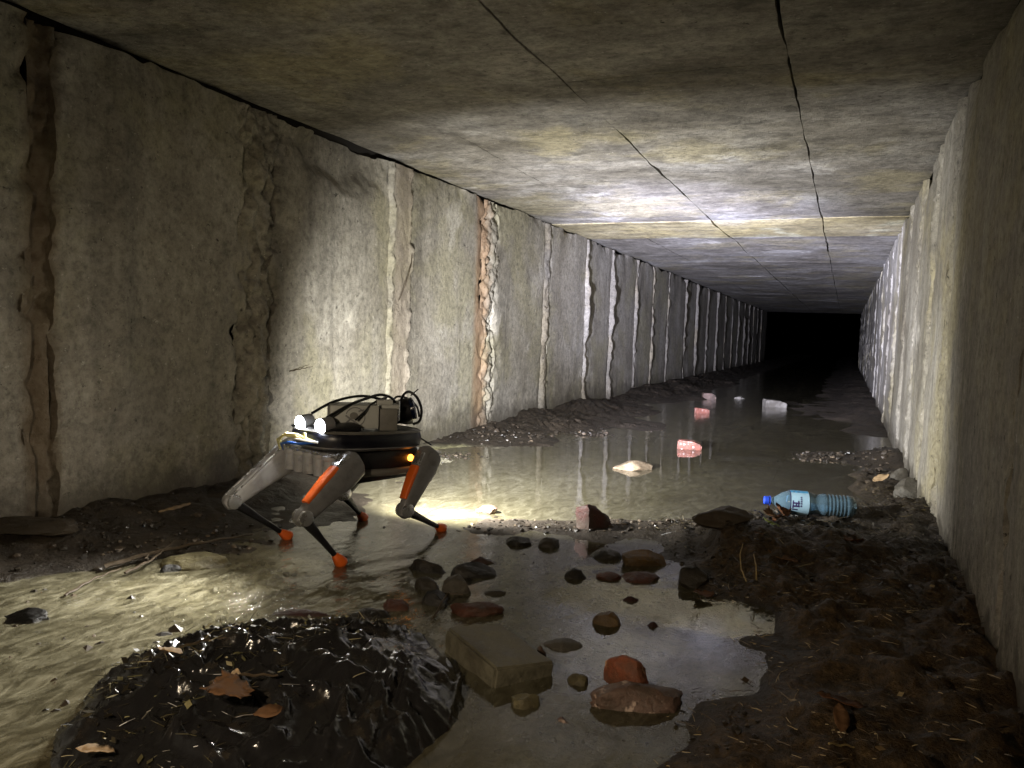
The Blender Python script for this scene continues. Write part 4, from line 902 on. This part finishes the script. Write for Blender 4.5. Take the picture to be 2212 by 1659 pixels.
M['label'] = plain('label_light_blue', (.42, .66, .85), .35, noise=.08, coat=.3)
M['label_b'] = plain('label_bright_blue', (.06, .38, .75), .35, noise=.08, coat=.3)
M['ink'] = plain('label_ink', (.05, .03, .14), .4, noise=.1)
b0, b1 = gp(1650, 1080, .075), gp(1848, 1096, .070); ax = (b1 - b0); bl = ax.length
bottle = empty('plastic_bottle', b0); bottle.rotation_mode = 'QUATERNION'; bottle.rotation_quaternion = Vector((1, 0, 0)).rotation_difference(ax.normalized())
tag(bottle, 'empty clear blue plastic bottle with a blue cap lying on the right bank', 'bottle')
k_ = bl / .32
prof = [(.018, .011), (.024, .012), (.032, .013), (.045, .021), (.062, .033), (.082, .041), (.100, .0435), (.150, .0435), (.160, .042), (.172, .0375), (.182, .0355), (.192, .0365), (.202, .0395), (.212, .0405)]
for i in range(6):
    x_ = .215 + i * .0125; prof += [(x_, .0405), (x_ + .004, .0388), (x_ + .0075, .0388), (x_ + .0105, .0405)]
prof += [(.292, .0405), (.305, .038), (.314, .032), (.319, .022), (.314, .010), (.312, .001)]
MB().lathe([(a * k_, b * k_) for a, b in prof], (0, 0, 0), (1, 0, 0), 32, cap=False).build('body', M['pet'], bottle)
cap = MB().lathe([(-.001, .002), (0, .012), (.002, .0142), (.015, .0146), (.016, .012)], (0, 0, 0), (1, 0, 0), 24).build('cap', M['cap'], bottle)
MB().lathe([(.0185, .0148), (.0185, .0165), (.021, .0165), (.021, .0148)], (0, 0, 0), (1, 0, 0), 24, cap=False).build('neck_ring', M['cap'], cap)
def sleeve(xa, xb, r, a0, a1, n=30):
    vs = []; fs = []
    for i in range(n + 1):
        q = a0 + (a1 - a0) * i / n
        vs += [(xa * k_, math.cos(q) * r * k_, math.sin(q) * r * k_), (xb * k_, math.cos(q) * r * k_, math.sin(q) * r * k_)]
    for i in range(n): fs.append((i * 2, i * 2 + 1, i * 2 + 3, i * 2 + 2))
    return vs, fs
lab_ = MB().add(*sleeve(.088, .152, .0440, 0, 2 * math.pi, 48)).build('label', M['label'], bottle)
# angle 0 = world side turned away from the camera, pi = towards the camera, pi/2 = up
MB().add(*sleeve(.0885, .150, .0443, math.radians(40), math.radians(115))).build('blue_band', M['label_b'], lab_)
MB().add(*sleeve(.086, .0885, .0444, 0, 2 * math.pi, 40)).build('label_edge', M['ink'], lab_)
for xa, xb, a0, a1 in ((.093, .118, 168, 175), (.093, .118, 182, 190), (.093, .097, 160, 198), (.104, .108, 168, 190), (.112, .116, 160, 182), (.093, .112, 200, 206), (.121, .126, 140, 147), (.121, .126, 150, 156), (.121, .126, 159, 166), (.121, .126, 169, 176), (.121, .126, 180, 188), (.097, .104, 108, 113), (.112, .120, 106, 112)):
    MB().add(*sleeve(xa, xb, .04445, math.radians(a0), math.radians(a1), 6)).build('print', M['ink'], lab_)

# ------------------------------------------------------------------ gravel along the water lines
def gravel(name, label, spots, mat, seed):
    Vb, Fb = ico(1); rs = np.random.default_rng(seed); vs = []; fs = []; n = 0
    for (x, y, sx, sy, cnt, smin, smax) in spots:
        for _ in range(cnt):
            q = gp(x + rs.normal() * sx, y + rs.normal() * sy)
            if not (XL + .03 < q.x < XR - .03): continue
            sz = smin + (smax - smin) * rs.random() ** 2.5
            v = Vb * (1 + rs.normal(size=(len(Vb), 1)) * .16) * np.array([1, rs.uniform(.6, 1), rs.uniform(.4, .75)]) * sz
            a_ = rs.uniform(0, 6.28); c_, s__ = math.cos(a_), math.sin(a_); v = v @ np.array([[c_, -s__, 0], [s__, c_, 0], [0, 0, 1]]).T
            vs.append(v + np.array([q.x, q.y, 0])); fs.append(Fb + n); n += len(Vb)
    V_ = np.vstack(vs); c_ = V_.reshape(-1, len(Vb), 3).mean(1); z_ = bed(c_[:, 0], c_[:, 1])[0]
    V_[:, 2] += np.repeat(np.maximum(z_, -.012) + .002, len(Vb))
    o = mesh_np(name, V_, np.vstack(fs), M[mat], None, smooth=False); tag(o, label, 'gravel', kind='stuff')
gravel('gravel', 'small dark pebbles strewn along the water edges', [(1300, 942, 70, 5, 260, .005, .02), (1780, 990, 50, 6, 120, .006, .022), (1900, 1010, 35, 30, 120, .006, .025), (1080, 945, 60, 8, 120, .006, .02), (1250, 1140, 160, 8, 170, .003, .012), (1150, 1210, 130, 40, 200, .004, .016),
    (1350, 1260, 110, 40, 160, .004, .014), (950, 1330, 90, 14, 120, .004, .012), (1600, 1140, 80, 10, 150, .004, .014), (450, 1190, 120, 25, 160, .004, .012), (200, 1150, 140, 40, 200, .004, .014), (1450, 1560, 120, 40, 60, .002, .006), (980, 985, 40, 6, 120, .004, .012), (220, 1340, 190, 50, 260, .006, .022), (90, 1500, 140, 70, 160, .005, .018), (560, 1250, 80, 25, 120, .004, .014), (1200, 1450, 160, 90, 160, .003, .010)], 's_mud2', 5)
